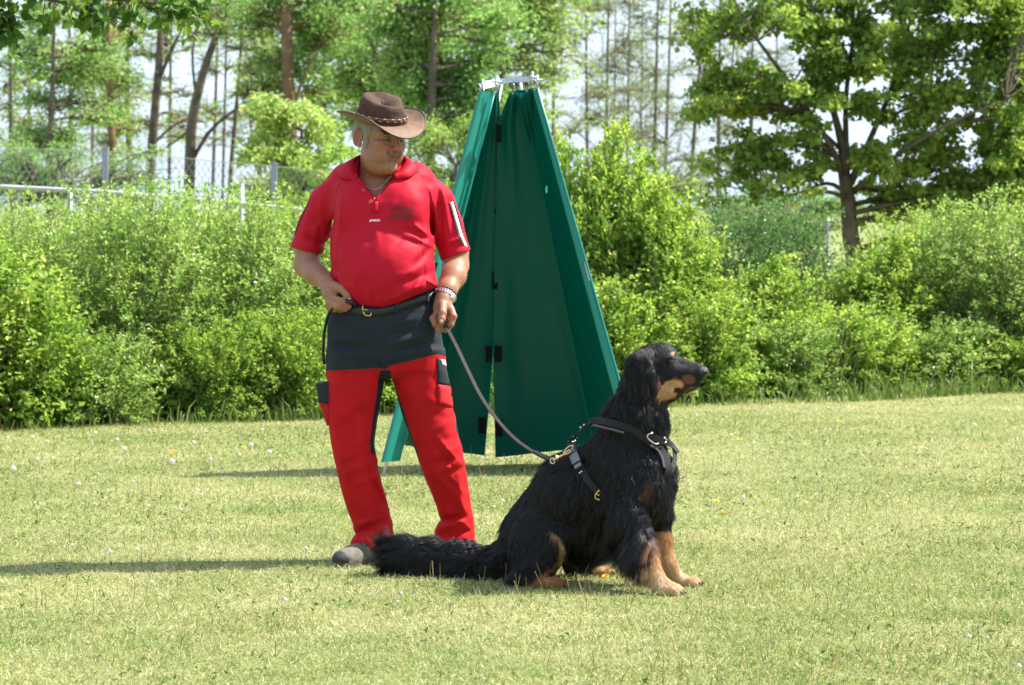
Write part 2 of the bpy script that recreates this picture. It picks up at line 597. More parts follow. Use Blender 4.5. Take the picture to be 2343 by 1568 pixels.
# left stretch of hedge
LH = 'shrubs of the hedge behind the person'
for k, px, Y, top, w, mat, lab in [
    (1, 10, 22.0, 445, 460, HEDGE_B, 'rear shrub showing between the fence rail and the low yellow green shrub'),
    (1, 225, 22.3, 435, 460, HEDGE_B, 'rear green shrub just below the fence rail beside the left fence post'),
    (1, 455, 22.4, 432, 480, HEDGE_B, 'rear green shrub that hides the middle of the fence rail'),
    (1, 690, 22.6, 450, 440, HEDGE_A, 'rear light shrub under the short rail post beside the red sleeve'),
    (1, -330, 19.6, 470, 480, HEDGE_B, 'green shrub at the outer hedge end beyond the poplar trunk'),
    (0, -520, 19.2, 560, 480, HEDGE_A, 'low bright shrub at the outermost hedge end beyond the poplar'),
    (1, 2560, 24.4, 480, 480, HEDGE_B, 'tall shrub past the trunk of the second maple'),
    (2, -95, 19.6, 500, 560, HEDGE_A, 'yellow green broad leaved shrub at the hedge end beside the poplar trunk'),
    (0, 60, 19.75, 625, 420, HEDGE_A, 'low yellow green shrub below the chain link fence'),
    (1, 95, 20.5, 480, 420, HEDGE_B, 'thin topped green shrub rising before the fence rail'),
    (1, 330, 20.8, 425, 520, HEDGE_B, 'tall mid green small leaved shrub before the left fence post'),
    (1, 560, 21.2, 440, 520, HEDGE_B, 'tall mid green small leaved shrub before the right fence post'),
    (0, 250, 20.0, 760, 330, HEDGE_B, 'low grey green shrub with a dark gap behind it'),
    (0, 470, 20.3, 730, 300, HEDGE_A, 'low light green shrub in front of the tall hedge'),
    (0, 640, 20.5, 700, 360, HEDGE_A, 'low light green shrub beside the red trousers'),
    (1, 800, 21.6, 470, 420, HEDGE_B, 'tall green shrub behind the red shirt'),
    (0, 850, 21.0, 720, 360, HEDGE_A, 'low light green shrub seen between the trouser legs'),
    (1, 1020, 22.0, 430, 460, HEDGE_A, 'tall green shrub behind the green training blind'),
    (0, 1120, 21.4, 700, 420, HEDGE_A, 'low green shrub seen through the slit of the blind'),
    (2, 1330, 22.6, 330, 330, HEDGE_A, 'tall bright shrub rising beside the top of the blind'),
    (2, 1430, 22.9, 300, 400, HEDGE_A, 'tallest bright yellow green shrub of the hedge, right of the blind'),
    (2, 1540, 22.6, 430, 330, HEDGE_A, 'bright yellow green shrub sloping down from the tallest one'),
    (0, 1430, 22.1, 620, 420, HEDGE_A, 'light green shrub behind the dog, at its neck'),
    (0, 1600, 22.3, 660, 380, HEDGE_A, 'light green shrub directly above the dog nose'),
    (1, 1700, 23.9, 455, 400, HEDGE_C, 'dark green tall shrub left of the maple trunk'),
    (1, 1815, 24.4, 462, 330, HEDGE_C, 'dark green shrub directly left of the maple trunk foot'),
    (2, 1740, 23.2, 590, 330, HEDGE_A, 'bright shrub in front of the dark tall one'),
    (0, 1790, 22.8, 730, 300, HEDGE_B, 'low shrub standing behind the dry grass tuft'),
    (0, 1960, 23.3, 690, 380, HEDGE_A, 'dense low shrub right of the dry grass tuft'),
    (2, 2010, 24.2, 545, 330, HEDGE_A, 'mid height bright shrub right of the maple trunk'),
    (1, 2065, 25.0, 490, 300, HEDGE_A, 'rear bright shrub filling the gap right of the maple trunk'),
    (1, 2170, 24.4, 465, 400, HEDGE_B, 'tall grey green willowy shrub under the maple crown'),
    (1, 2330, 24.2, 440, 460, HEDGE_B, 'tall grey green willowy shrub at the hedge end under the second maple'),
    (0, 2170, 23.7, 730, 330, HEDGE_B, 'low rounded grey green shrub at the lawn edge under the maple crown'),
    (0, 2350, 23.8, 760, 330, HEDGE_A, 'low light shrub at the lawn edge under the second maple'),
]:
    shrub_at(k, px, Y, top, w, mat, lab)

# straggling fringe of tall grass along the hedge foot
def fringe():
    r = np.random.default_rng(5)
    n = 7000
    x = r.uniform(-4.3, 5.0, n)
    y = hedge_line(x) - .22 + np.abs(r.normal(0, .28, n))
    p = np.stack([x, y, np.zeros(n)], 1)
    k = vnoise(p * np.array([1.4, .4, 1]) + 70) > r.uniform(-.8, .55, n)
    p = p[k]; n = len(p)
    h = r.gamma(4, .028, n) * (1 + .8 * np.clip(vnoise(p * np.array([.9, .3, 1]) + 30), 0, 1))
    a = r.uniform(0, 6.28, n)
    d = unit(np.stack([np.cos(a) * .3, np.sin(a) * .3, np.ones(n)], 1))
    s = unit(np.cross(d, rand_unit(n, r)))
    w = r.uniform(.003, .007, n)[:, None]
    mid = p + d * h[:, None] * .6
    tip = mid + unit(d + np.stack([np.cos(a), np.sin(a), -np.ones(n) * .3], 1) * .7) * h[:, None] * .5
    V = np.stack([p - s * w, p + s * w, mid + s * w * .7, mid - s * w * .7, tip], 1).reshape(-1, 3)
    i = np.arange(n)[:, None] * 5
    me = mesh_data('hedge_fringe', V, [np.concatenate([i, i + 1, i + 2, i + 3], 1), np.concatenate([i + 3, i + 2, i + 4], 1)], False,
                   {'tint': np.repeat(np.clip(r.normal(.22, .16, n), 0, 1), 5)})
    tag(obj('tall_grass_fringe', me, GRASS), 'fringe of longer fresh grass and herbs along the hedge foot', 'grass', kind='stuff')
    # pale dry stems in a tuft right of the dog
    m = MB()
    c = G(1870, 905)
    for i in range(70):
        b = c + np.array([r.normal(0, .22), r.uniform(0, .25), 0])
        h = r.uniform(.25, .62); a = r.normal(0, .28)
        e = b + np.array([a * h, r.normal(0, .06), h])
        m.tube([b, (b + e) / 2 + np.array([-a * .05, 0, .02]), e], [.003, .0025, .0012], 4, False)
    tag(m.build('dry_grass_tuft', simple('straw_stem', (.52, .43, .26), .8, var=.2)), 'tuft of pale dry grass stems in front of the hedge', 'dry grass', kind='stuff')


fringe()

# ------------------------------------------------------------------ trees
BARK = simple('bark_grey_brown', (0.12, 0.095, 0.07), .95, spec=.15, bump=.8, bscale=18, var=.5, vscale=7)
BARK_WARM = simple('bark_orange_brown', (0.19, 0.12, 0.07), .95, spec=.15, bump=.8, bscale=14, var=.45, vscale=5)
LEAF_LIGHT = leaf_mat('tree_leaf_light', [(0.0, (0.144, 0.268, 0.058)), (.5, (0.288, 0.436, 0.114)), (1.0, (0.500, 0.500, 0.228))], 0.55)
LEAF_FRESH = leaf_mat('tree_leaf_fresh', [(0.0, (0.111, 0.230, 0.062)), (.5, (0.222, 0.386, 0.111)), (1.0, (0.420, 0.500, 0.198))], 0.55)
LEAF_DEEP = leaf_mat('tree_leaf_deep', [(0.0, (0.091, 0.179, 0.038)), (.5, (0.200, 0.316, 0.063)), (1.0, (0.468, 0.500, 0.126))], 0.55)
LEAF_PALE = leaf_mat('tree_leaf_pale_olive', [(0.0, (0.117, 0.179, 0.065)), (.5, (0.195, 0.276, 0.100)), (1.0, (0.286, 0.374, 0.140))], 0.55)


def tree(name, label, cat, group, Y, trunk, clumps, mat, bark, leaf=(.09, .07), seed=0, twigs=9, limbs=(), fall=0.0, spread=.45):
    """trunk: (px, py, width px) from the foot up; clumps: (px, py, rx, ry, leaves[, depth offset m]) in pixels at distance Y"""
    r = np.random.default_rng(1000 + seed)
    s = FPX / Y
    if Y > 36:
        k_ = .54 if leaf[1] < .075 else .60
        leaf = (leaf[0] * k_, leaf[1] * k_); twigs += 6
        clumps = [(c[0], c[1], c[2] * 1.3, c[3] * 1.55, int(c[4] * 2.0), *c[5:]) for c in clumps]
    base = P(trunk[0][0], trunk[0][1], Y); base[2] = 0
    tp = [P(a, b, Y) for a, b, _ in trunk]
    if tp[0][2] > .05:
        tp = [np.array([tp[0][0] - (tp[1][0] - tp[0][0]) * .1, Y, -.05])] + tp
        wid = [trunk[0][2] * 1.2] + [c for _, _, c in trunk]
    else:
        wid = [c for _, _, c in trunk]
    m = MB()
    tp = np.array(tp)
    jit = r.normal(0, .012, tp.shape) * np.array([0, 1, 0])
    sp_ = spline(tp + jit, max(8, 4 * len(tp)))
    rad = np.interp(np.linspace(0, 1, len(sp_)), np.linspace(0, 1, len(wid)), np.array(wid) / s / 2)
    m.tube(sp_, rad, 9, True)
    nodes = [sp_[int(len(sp_) * .25):]]
    noder = [rad[int(len(sp_) * .25):]]
    for lim in limbs:
        q = spline([P(a, b, Y + (c[3] if len(c) > 3 else 0)) for c in lim for a, b in [(c[0], c[1])]], 10)
        rr = np.interp(np.linspace(0, 1, 10), np.linspace(0, 1, len(lim)), [c[2] * .75 / s / 2 for c in lim])
        m.tube(q, rr, 7, True)
        nodes.append(q); noder.append(rr)
    N = np.concatenate(nodes); NR = np.concatenate(noder)
    pos, tang = [], []
    for c in clumps:
        px, py, rx, ry, n = c[:5]
        dz = c[5] if len(c) > 5 else (abs(r.normal(0, .9)) + .1 if Y > 36 else r.normal(0, spread))
        ctr = P(px, py, Y) + np.array([0, dz, 0])
        R = np.array([rx / s, max(.35, (rx + ry) / 2 / s * .8), ry / s])
        # limb from the nearest lower wood to the clump
        dd = np.linalg.norm((N - ctr) * np.array([1, .6, 1]), axis=1) + np.where(N[:, 2] > ctr[2] + R[2] * .3, 1.5, 0)
        j = int(np.argmin(dd))
        midp = (N[j] * .5 + ctr * .5) + np.array([0, 0, .06 * np.linalg.norm(ctr - N[j])])
        lr = min(NR[j] * .5, .028 if Y < 36 else .045)
        q = spline([N[j], midp, ctr], 7)
        m.tube(q, np.linspace(lr, .008, 7), 5, False)
        ends = []
        for k in range(twigs):
            u = rand_unit(1, r)[0]; u[2] = abs(u[2]) * 1.1 - .35
            e = ctr + unit(u) * R * r.uniform(.55, 1.05)
            a = q[r.integers(2, 7)]
            tq = spline([a, (a + e) / 2 + np.array([0, 0, .05]), e - np.array([0, 0, fall * R[2]])], 5)
            m.tube(tq, np.linspace(.009, .003, 5) * (1.5 if Y > 36 else .6), 3, False)
            ends.append(tq)
        ends = np.array(ends)
        kk = r.integers(0, len(ends), n); tt = 1 - r.random(n) ** 1.6 * .75
        f = tt * 4; i0 = np.minimum(f.astype(int), 3); fr = (f - i0)[:, None]
        p = ends[kk, i0] * (1 - fr) + ends[kk, i0 + 1] * fr
        p = p + r.normal(size=(n, 3)) * R * .20
        pos.append(p); tang.append(unit(ends[kk, i0 + 1] - ends[kk, i0]))
    e = empty(name, tuple(base), label, cat, group)
    m.build('trunk', bark, e, True)
    if pos:
        pos = np.concatenate(pos); tang = np.concatenate(tang); n = len(pos)
        ax = unit(tang * .4 + rand_unit(n, r) + np.array([0, 0, -.25]))
        nr = unit(np.stack([r.normal(0, .6, n), r.normal(0, .6, n), np.full(n, .7)], 1))
        sz = r.uniform(.6, 1.25, n)
        tint = np.clip(r.normal(.45, .18, n) + .25 * vnoise(pos * 1.7 + seed), 0, 1)
        V, F, tt = leaf_arrays(pos, ax, nr, leaf[0] * sz, leaf[1] * sz, tint)
        c = obj('crown', mesh_data('crown', V, F, False, {'tint': tt}), mat, e)
        c['kind'] = 'stuff'
    return e


def cl(n, x0, x1, y0, y1, rx, ry, leaves, seed):
    r = np.random.default_rng(seed)
    return [(r.uniform(x0, x1), r.uniform(y0, y1), rx * r.uniform(.6, 1.3), ry * r.uniform(.6, 1.3), leaves) for _ in range(n)]


# the maple standing behind the right hedge
mp_limbs = [
    [(1938, 430, 30), (1925, 330, 26), (1900, 230, 20), (1872, 120, 14), (1850, -40, 8)],
    [(1930, 400, 22), (1880, 300, 17, -.2), (1790, 170, 13, -.5), (1710, 60, 9, -.7), (1670, -20, 5, -.8)],
    [(1945, 420, 26), (1985, 330, 20, .2), (2040, 200, 14, .4), (2080, 60, 9, .5), (2100, -60, 6, .6)],
    [(1950, 440, 22), (2010, 390, 17, -.3), (2090, 330, 12, -.6), (2200, 270, 8, -.8), (2300, 230, 5, -1)],
    [(1935, 440, 16), (1890, 420, 12, .3), (1820, 445, 8, .5), (1740, 470, 5, .6)],
    [(1935, 360, 20), (1935, 220, 16, .1), (1950, 90, 11, .2), (1955, -60, 7, .2)],
    [(1930, 350, 14), (1830, 260, 10, .4), (1700, 210, 7, .7), (1610, 190, 4, .9)],
    [(1960, 430, 16), (2060, 440, 11, .4), (2160, 420, 7, .7), (2260, 400, 4, .9)],
]
mp_cl = (cl(52, 1575, 1900, -60, 250, 44, 34, 130, 1) + cl(34, 1580, 1890, 200, 420, 42, 30, 120, 2) +
         cl(84, 1880, 2380, -60, 240, 52, 40, 190, 3) + cl(58, 1950, 2400, 200, 440, 48, 34, 175, 4) +
         cl(10, 1620, 1860, 400, 470, 32, 22, 80, 5) + cl(26, 2000, 2340, 420, 510, 44, 28, 120, 6) +
         cl(16, 1700, 2400, -330, -80, 90, 70, 300, 7))
tree('maple_tree', 'maple tree with radiating limbs and sunlit green crown behind the right hedge', 'tree', 'trees beyond the hedge',
     30.0, [(1956, 620, 44), (1945, 540, 39), (1938, 450, 34), (1930, 395, 28)], mp_cl, LEAF_DEEP, BARK, (.066, .060), 1, limbs=mp_limbs, twigs=7)
tree('maple_tree', 'second maple at the right end of the hedge with its branches hanging low', 'tree', 'trees beyond the hedge',
     30.6, [(2420, 640, 56), (2412, 450, 44), (2400, 300, 30), (2395, 100, 20)],
     cl(18, 2270, 2520, -60, 250, 64, 50, 420, 8) + cl(12, 2260, 2500, 250, 470, 56, 40, 330, 9), LEAF_DEEP, BARK, (.085, .08), 2)

# left wood
tree('woodland_tree', 'dark leafed tree with a short trunk left of the fence posts', 'tree', 'trees beyond the hedge',
     40, [(120, 560, 22), (112, 400, 18), (118, 250, 14), (122, 120, 9), (125, -60, 6)],
     cl(22, 50, 240, 110, 350, 48, 36, 170, 11) + cl(8, 30, 200, 20, 130, 44, 34, 110, 12), LEAF_FRESH, BARK, (.10, .07), 3)
tree('woodland_tree', 'thin tree at the outer end of the chain link fence', 'tree', 'trees beyond the hedge',
     46, [(30, 560, 12), (26, 350, 10), (24, 150, 8), (18, -40, 5)],
     cl(12, -60, 60, 20, 330, 40, 40, 120, 13), LEAF_LIGHT, BARK, (.10, .07), 4)
tree('woodland_tree', 'brown trunk half hidden in leaves behind the left fence post', 'tree', 'trees beyond the hedge',
     48, [(258, 560, 20), (256, 350, 18), (250, 180, 15), (245, -60, 10)],
     cl(16, 180, 300, 150, 350, 42, 36, 130, 14) + cl(6, 170, 320, -40, 100, 50, 40, 90, 15), LEAF_LIGHT, BARK_WARM, (.10, .07), 5)
tree('woodland_tree', 'slim dark upright trunk next to the forked tree', 'tree', 'trees beyond the hedge',
     50, [(302, 560, 18), (298, 380, 15), (290, 230, 13), (292, 80, 10), (300, -50, 7)],
     cl(9, 250, 360, -40, 160, 50, 36, 70, 16), LEAF_LIGHT, BARK, (.10, .06), 6)
tree('woodland_tree', 'forked grey trunk dividing into two stems above the fence', 'tree', 'trees beyond the hedge',
     47, [(340, 560, 26), (345, 380, 23), (355, 250, 20), (365, 120, 17), (370, -50, 12)],
     cl(10, 320, 470, -60, 130, 52, 40, 100, 17) + cl(8, 300, 420, 200, 330, 40, 24, 60, 18), LEAF_LIGHT, BARK, (.10, .06), 7,
     limbs=[[(360, 190, 14), (390, 120, 12), (420, 50, 9), (440, -40, 7)], [(350, 330, 9), (400, 285, 7), (440, 270, 4)]])
tree('woodland_tree', 'leaning trunk with a long side limb sweeping up to the right', 'tree', 'trees beyond the hedge',
     45, [(428, 560, 30), (434, 400, 26), (440, 280, 24), (462, 180, 20), (495, 80, 15), (535, -20, 10)],
     cl(8, 420, 620, -60, 90, 56, 40, 110, 19) + cl(9, 520, 640, 150, 260, 46, 26, 70, 20), LEAF_LIGHT, BARK, (.10, .06), 8,
     limbs=[[(438, 370, 14), (480, 300, 12), (540, 250, 8), (600, 205, 6), (650, 170, 3)], [(450, 240, 9), (440, 120, 8), (462, 20, 6), (470, -40, 4)],
            [(430, 300, 8), (400, 325, 6), (360, 350, 4)]])
tree('woodland_tree', 'slender trunk between the leaning tree and the thick poplar', 'tree', 'trees beyond the hedge',
     52, [(520, 560, 12), (528, 390, 11), (540, 250, 9), (552, 100, 7), (560, -40, 5)],
     cl(14, 500, 640, -20, 260, 46, 32, 80, 21), LEAF_LIGHT, BARK, (.10, .06), 9)
tree('woodland_tree', 'slender twin of thin stems behind the right fence post', 'tree', 'trees beyond the hedge',
     54, [(592, 560, 10), (596, 350, 9), (600, 150, 7), (600, -40, 5)],
     cl(12, 540, 660, 20, 300, 44, 30, 70, 22), LEAF_LIGHT, BARK, (.10, .06), 10, limbs=[[(594, 420, 7), (575, 300, 6), (560, 180, 4)]])
tree('poplar_tree', 'thick orange brown poplar trunk rising above the pale bush', 'tree', 'trees beyond the hedge',
     44, [(668, 560, 36), (664, 300, 32), (658, 150, 28), (655, 30, 25), (650, -80, 20)],
     cl(18, 560, 780, -60, 130, 62, 46, 230, 23) + cl(10, 580, 760, 100, 240, 46, 40, 130, 24), LEAF_FRESH, BARK_WARM, (.10, .075), 11,
     limbs=[[(664, 260, 12), (690, 190, 9), (720, 120, 6)]])
tree('willow_bush', 'pale yellow green bushy willow behind the fence', 'tree', 'trees beyond the hedge',
     34, [(690, 640, 20), (690, 500, 18), (688, 380, 12), (690, 300, 6)],
     cl(34, 580, 790, 235, 430, 44, 34, 210, 25) + cl(14, 640, 860, 400, 500, 46, 34, 200, 26), LEAF_LIGHT, BARK, (.075, .045), 12)
tree('woodland_tree', 'bright leafy tree above the hat', 'tree', 'trees beyond the hedge',
     50, [(745, 560, 14), (742, 300, 12), (745, 100, 9), (750, -50, 6)],
     cl(26, 690, 860, -60, 250, 56, 44, 170, 27), LEAF_LIGHT, BARK, (.11, .08), 13)
tree('woodland_tree', 'dark crooked stem among bright leaves between hat and blind', 'tree', 'trees beyond the hedge',
     46, [(900, 560, 22), (892, 320, 18), (870, 170, 16), (845, 80, 14), (800, -30, 10)],
     cl(34, 800, 1030, -40, 300, 62, 46, 230, 28), LEAF_FRESH, BARK, (.11, .08), 14)
tree('woodland_tree', 'large bright green crown left of the blind top', 'tree', 'trees beyond the hedge',
     42, [(985, 560, 26), (985, 330, 22), (990, 150, 18), (1000, -40, 12)],
     cl(44, 880, 1180, -60, 330, 66, 50, 270, 29), LEAF_FRESH, BARK, (.11, .085), 15)
tree('woodland_tree', 'broad light green crown directly above the blind', 'tree', 'trees beyond the hedge',
     48, [(1150, 560, 24), (1150, 300, 20), (1148, 120, 16), (1145, -40, 12)],
     cl(26, 1040, 1290, -60, 60, 62, 40, 200, 30) + cl(20, 1080, 1290, 60, 270, 46, 34, 110, 31), LEAF_LIGHT, BARK, (.11, .08), 16,
     limbs=[[(1150, 130, 10), (1120, 50, 8), (1180, 10, 6), (1240, -10, 4)], [(1148, 60, 8), (1060, 40, 6), (1010, 20, 4)]])
tree('woodland_tree', 'light crown filling the gap behind the red shirt shoulder', 'tree', 'trees beyond the hedge',
     40, [(1040, 600, 18), (1040, 460, 15), (1042, 380, 10)],
     cl(22, 930, 1110, 290, 480, 46, 36, 200, 32), LEAF_LIGHT, BARK, (.09, .06), 17)
# thin sparse alders right of the blind
al = [(1345, 1340, 9, 0), (1382, 1392, 9, 1), (1432, 1440, 7, 2), (1492, 1505, 10, 3), (1515, 1535, 9, 4), (1462, 1470, 6, 5), (1566, 1612, 11, 6), (1640, 1648, 11, 7), (1716, 1722, 9, 8), (1402, 1408, 6, 9), (1780, 1776, 6, 10)]
AL = {0: 'thin sparse tree standing closest to the top of the green blind', 6: 'thin bare trunk leaning to the right just before the maple crown', 7: 'thin upright trunk seen below the outer leaves of the maple crown', 10: 'thin trunk nearest to the maple trunk, seen through its crown', 8: 'thin trunk seen through the low maple boughs above the dark shrub'}
for xb, xt, w, k in al:
    tree('alder_tree', AL.get(k, 'thin tall trunk with sparse olive twigs in the row between blind and maple'), 'tree', 'row of thin bare trees',
         58 + k * 1.3, [(xb, 600, w), (xb + (xt - xb) * .4, 350, w * .85), (xb + (xt - xb) * .8, 120, w * .6), (xt, -40, w * .4)],
         cl(20, xt - 60, xt + 60, -50, 400, 38, 34, 52, 40 + k), LEAF_PALE, BARK, (.10, .065), 40 + k, twigs=1)
# more slim stems deeper in the wood
for i, (xb, xt, w, lab) in enumerate([(62, 70, 9, 'slim stem between the outer thin tree and the dark leafed tree'), (165, 158, 10, 'slim stem inside the dark leafed tree'), (208, 215, 8, 'slim stem left of the brown half hidden trunk'),
                                      (385, 392, 9, 'slim stem right of the forked grey trunk'), (482, 500, 9, 'slim stem right of the leaning trunk'), (506, 520, 7, 'very thin stem before the slender trunk'), (625, 622, 8, 'slim stem left of the thick orange brown poplar'),
                                      (712, 700, 8, 'slim stem right of the thick orange brown poplar'), (778, 785, 9, 'slim stem above the left side of the hat brim'), (940, 935, 10, 'slim stem right of the dark crooked stem'), (1080, 1090, 9, 'slim stem left of the blind top'), (1262, 1268, 9, 'slim stem right of the blind top')]):
    tree('woodland_tree', lab, 'tree', 'trees beyond the hedge', 56 + (i * 7 % 11), [(xb, 600, w), (xb + (xt - xb) * .4, 350, w * .9), (xb + (xt - xb) * .8, 120, w * .7), (xt, -40, w * .5)],
         cl(11, xt - 70, xt + 70, -40, 340, 50, 34, 60, 80 + i), LEAF_LIGHT if i % 2 else LEAF_FRESH, BARK, (.10, .065), 80 + i, twigs=7)
# low far thicket that closes the view under the crowns
for i, (x0, x1, y0, y1, n, lab) in enumerate([(-120, 330, 350, 480, 26, 'far green thicket behind the chain link fence'),
                                              (560, 900, 420, 500, 22, 'far pale thicket under the thick poplar'),
                                              (1280, 1620, 400, 520, 22, 'far olive thicket under the thin alders'),
                                              (1600, 2000, 478, 550, 24, 'far green thicket between the thin alders and the maple trunk'),
                                              (2020, 2420, 462, 540, 26, 'far straw coloured thicket beneath the maple crown')]):
    tree('thicket_bush', lab, 'bush', 'far thicket', 38 + i * 2, [((x0 + x1) / 2, 640, 10), ((x0 + x1) / 2, 540, 8), ((x0 + x1) / 2, 470, 5)],
         cl(n, x0, x1, y0, y1, 50, 34, 170, 60 + i), [LEAF_FRESH, LEAF_LIGHT, LEAF_PALE, LEAF_FRESH, LEAF_PALE][i], BARK, (.085, .055), 60 + i)

# ------------------------------------------------------------------ overhanging poplar at the left
LEAF_OVER = leaf_mat('poplar_leaf', [(0.0, (0.035, 0.095, 0.014)), (.5, (0.08, 0.175, 0.028)), (1.0, (0.18, 0.28, 0.05))], .45)


def overhang():
    r = np.random.default_rng(77)
    Y = 17.2
    e = empty('poplar_tree', (-4.3, 17.6, 0), 'near poplar whose leafy branch hangs into the picture over the hedge', 'tree')
    m = MB()
    m.tube(spline([(-4.3, 17.6, -.05), (-4.25, 17.6, 1.2), (-4.2, 17.55, 2.6), (-4.22, 17.5, 4.2)], 14), np.linspace(.16, .08, 14), 10)
    tips = []
    def limb(pts, r0, r1):
        q = spline(pts, 9); m.tube(q, np.linspace(r0, r1, 9), 6); return q
    base = np.array([-4.2, 17.5, 2.75])
    mains = [
        [base, P(-120, -60, Y), P(60, -15, Y), P(190, 15, Y), P(280, 45, Y - .1)],
        [base + [0, 0, .2], P(-60, -120, Y), P(160, -60, Y + .1), P(340, -25, Y), P(490, -2, Y)],
        [base - [0, 0, .1], P(-140, 10, Y), P(-40, 25, Y), P(15, 50, Y)],
        [base + [0, .1, .4], P(0, -170, Y + .3), P(260, -110, Y + .2), P(500, -70, Y + .2)],
        [base + [0, -.1, .1], P(-40, -60, Y - .3), P(150, -20, Y - .3), P(330, 5, Y - .3), P(420, 15, Y - .3)],
    ]
    qs = [limb(a, .035, .006) for a in mains]
    pos, tg = [], []
    for q in qs:
        for k in range(46):
            j = r.uniform(1.5, 8); i0 = min(int(j), 7); a = q[i0] + (q[i0 + 1] - q[i0]) * (j - i0)
            d = unit(rand_unit(1, r)[0] * np.array([1, .9, .7]) + np.array([.35, 0, -.25]))
            ln = r.uniform(.08, .24)
            tq = np.array([a, a + d * ln * .5 + [0, 0, .01], a + d * ln - [0, 0, .03]])
            m.tube(tq, [.004, .003, .0015], 3, False)
            for _ in range(r.integers(4, 9)):
                u = r.uniform(.25, 1)
                p = tq[0] * (1 - u) + tq[2] * u + r.normal(0, .018, 3)
                pos.append(p); tg.append(unit(d * .5 + rand_unit(1, r)[0] * .7 + np.array([0, 0, -.45])))
    m.build('trunk', BARK, e, True)
    pos = np.array(pos); tg = np.array(tg)
    u, v = PX(pos[:, 0], pos[:, 1], pos[:, 2])
    # broad heart shaped leaf with a midrib fold
    out = [(0, 0), (.30, .10), (.46, .34), (.34, .66), (.12, .9), (0, 1.06)]
    V = [(0, 0, 0), (0, .35, -.02), (0, .7, -.03), (0, 1.06, -.1)]
    L_ = [(x, y, .10 * x / .46) for x, y in out[1:-1]]
    R_ = [(-x, y, z) for x, y, z in L_]
    VV = np.array(V + L_ + R_)
    F3 = [(0, 4, 1), (1, 4, 5), (1, 5, 6), (1, 6, 2), (2, 6, 7), (2, 7, 3), (0, 1, 8), (1, 9, 8), (1, 10, 9), (1, 2, 10), (2, 11, 10), (2, 3, 11)]
    seen = (u > -30) & (u < 620) & (v > -20) & (v < 240)
    order = np.argsort(~seen * 1000 - v * .01 + r.random(len(pos)))
    single = set(order[:290])
    lms = []
    for k in range(6):
        me = mesh_data('leaf', VV, np.array(F3), False, {'tint': np.full(len(VV), .15 + .14 * k)})
        me.materials.append(LEAF_OVER); lms.append(me)
    restV, restF, restT, nn = [], [], [], 0
    for i in range(len(pos)):
        y = tg[i]; nrm = unit(np.array([r.normal(0, .5), r.normal(0, .5) - .35, .7]))
        x = unit(np.cross(y, nrm)); z = np.cross(x, y)
        s = r.uniform(.045, .072)
        if i in single:
            o = bpy.data.objects.new('leaf', lms[r.integers(0, 6)])
            M = Matrix(((x[0] * s, y[0] * s, z[0] * s, pos[i][0] + 4.3), (x[1] * s, y[1] * s, z[1] * s, pos[i][1] - 17.6), (x[2] * s, y[2] * s, z[2] * s, pos[i][2]), (0, 0, 0, 1)))
            col().objects.link(o); o.parent = e; o.matrix_local = M
        else:
            R = np.stack([x, y, z], 1) * s
            restV.append(VV @ R.T + pos[i]); restF.append(np.array(F3) + nn); nn += len(VV); restT.append(np.full(len(VV), r.random()))
    o = obj('crown', mesh_data('crown', np.concatenate(restV), np.concatenate(restF), False, {'tint': np.concatenate(restT)}), LEAF_OVER, e)
    o['kind'] = 'stuff'


overhang()

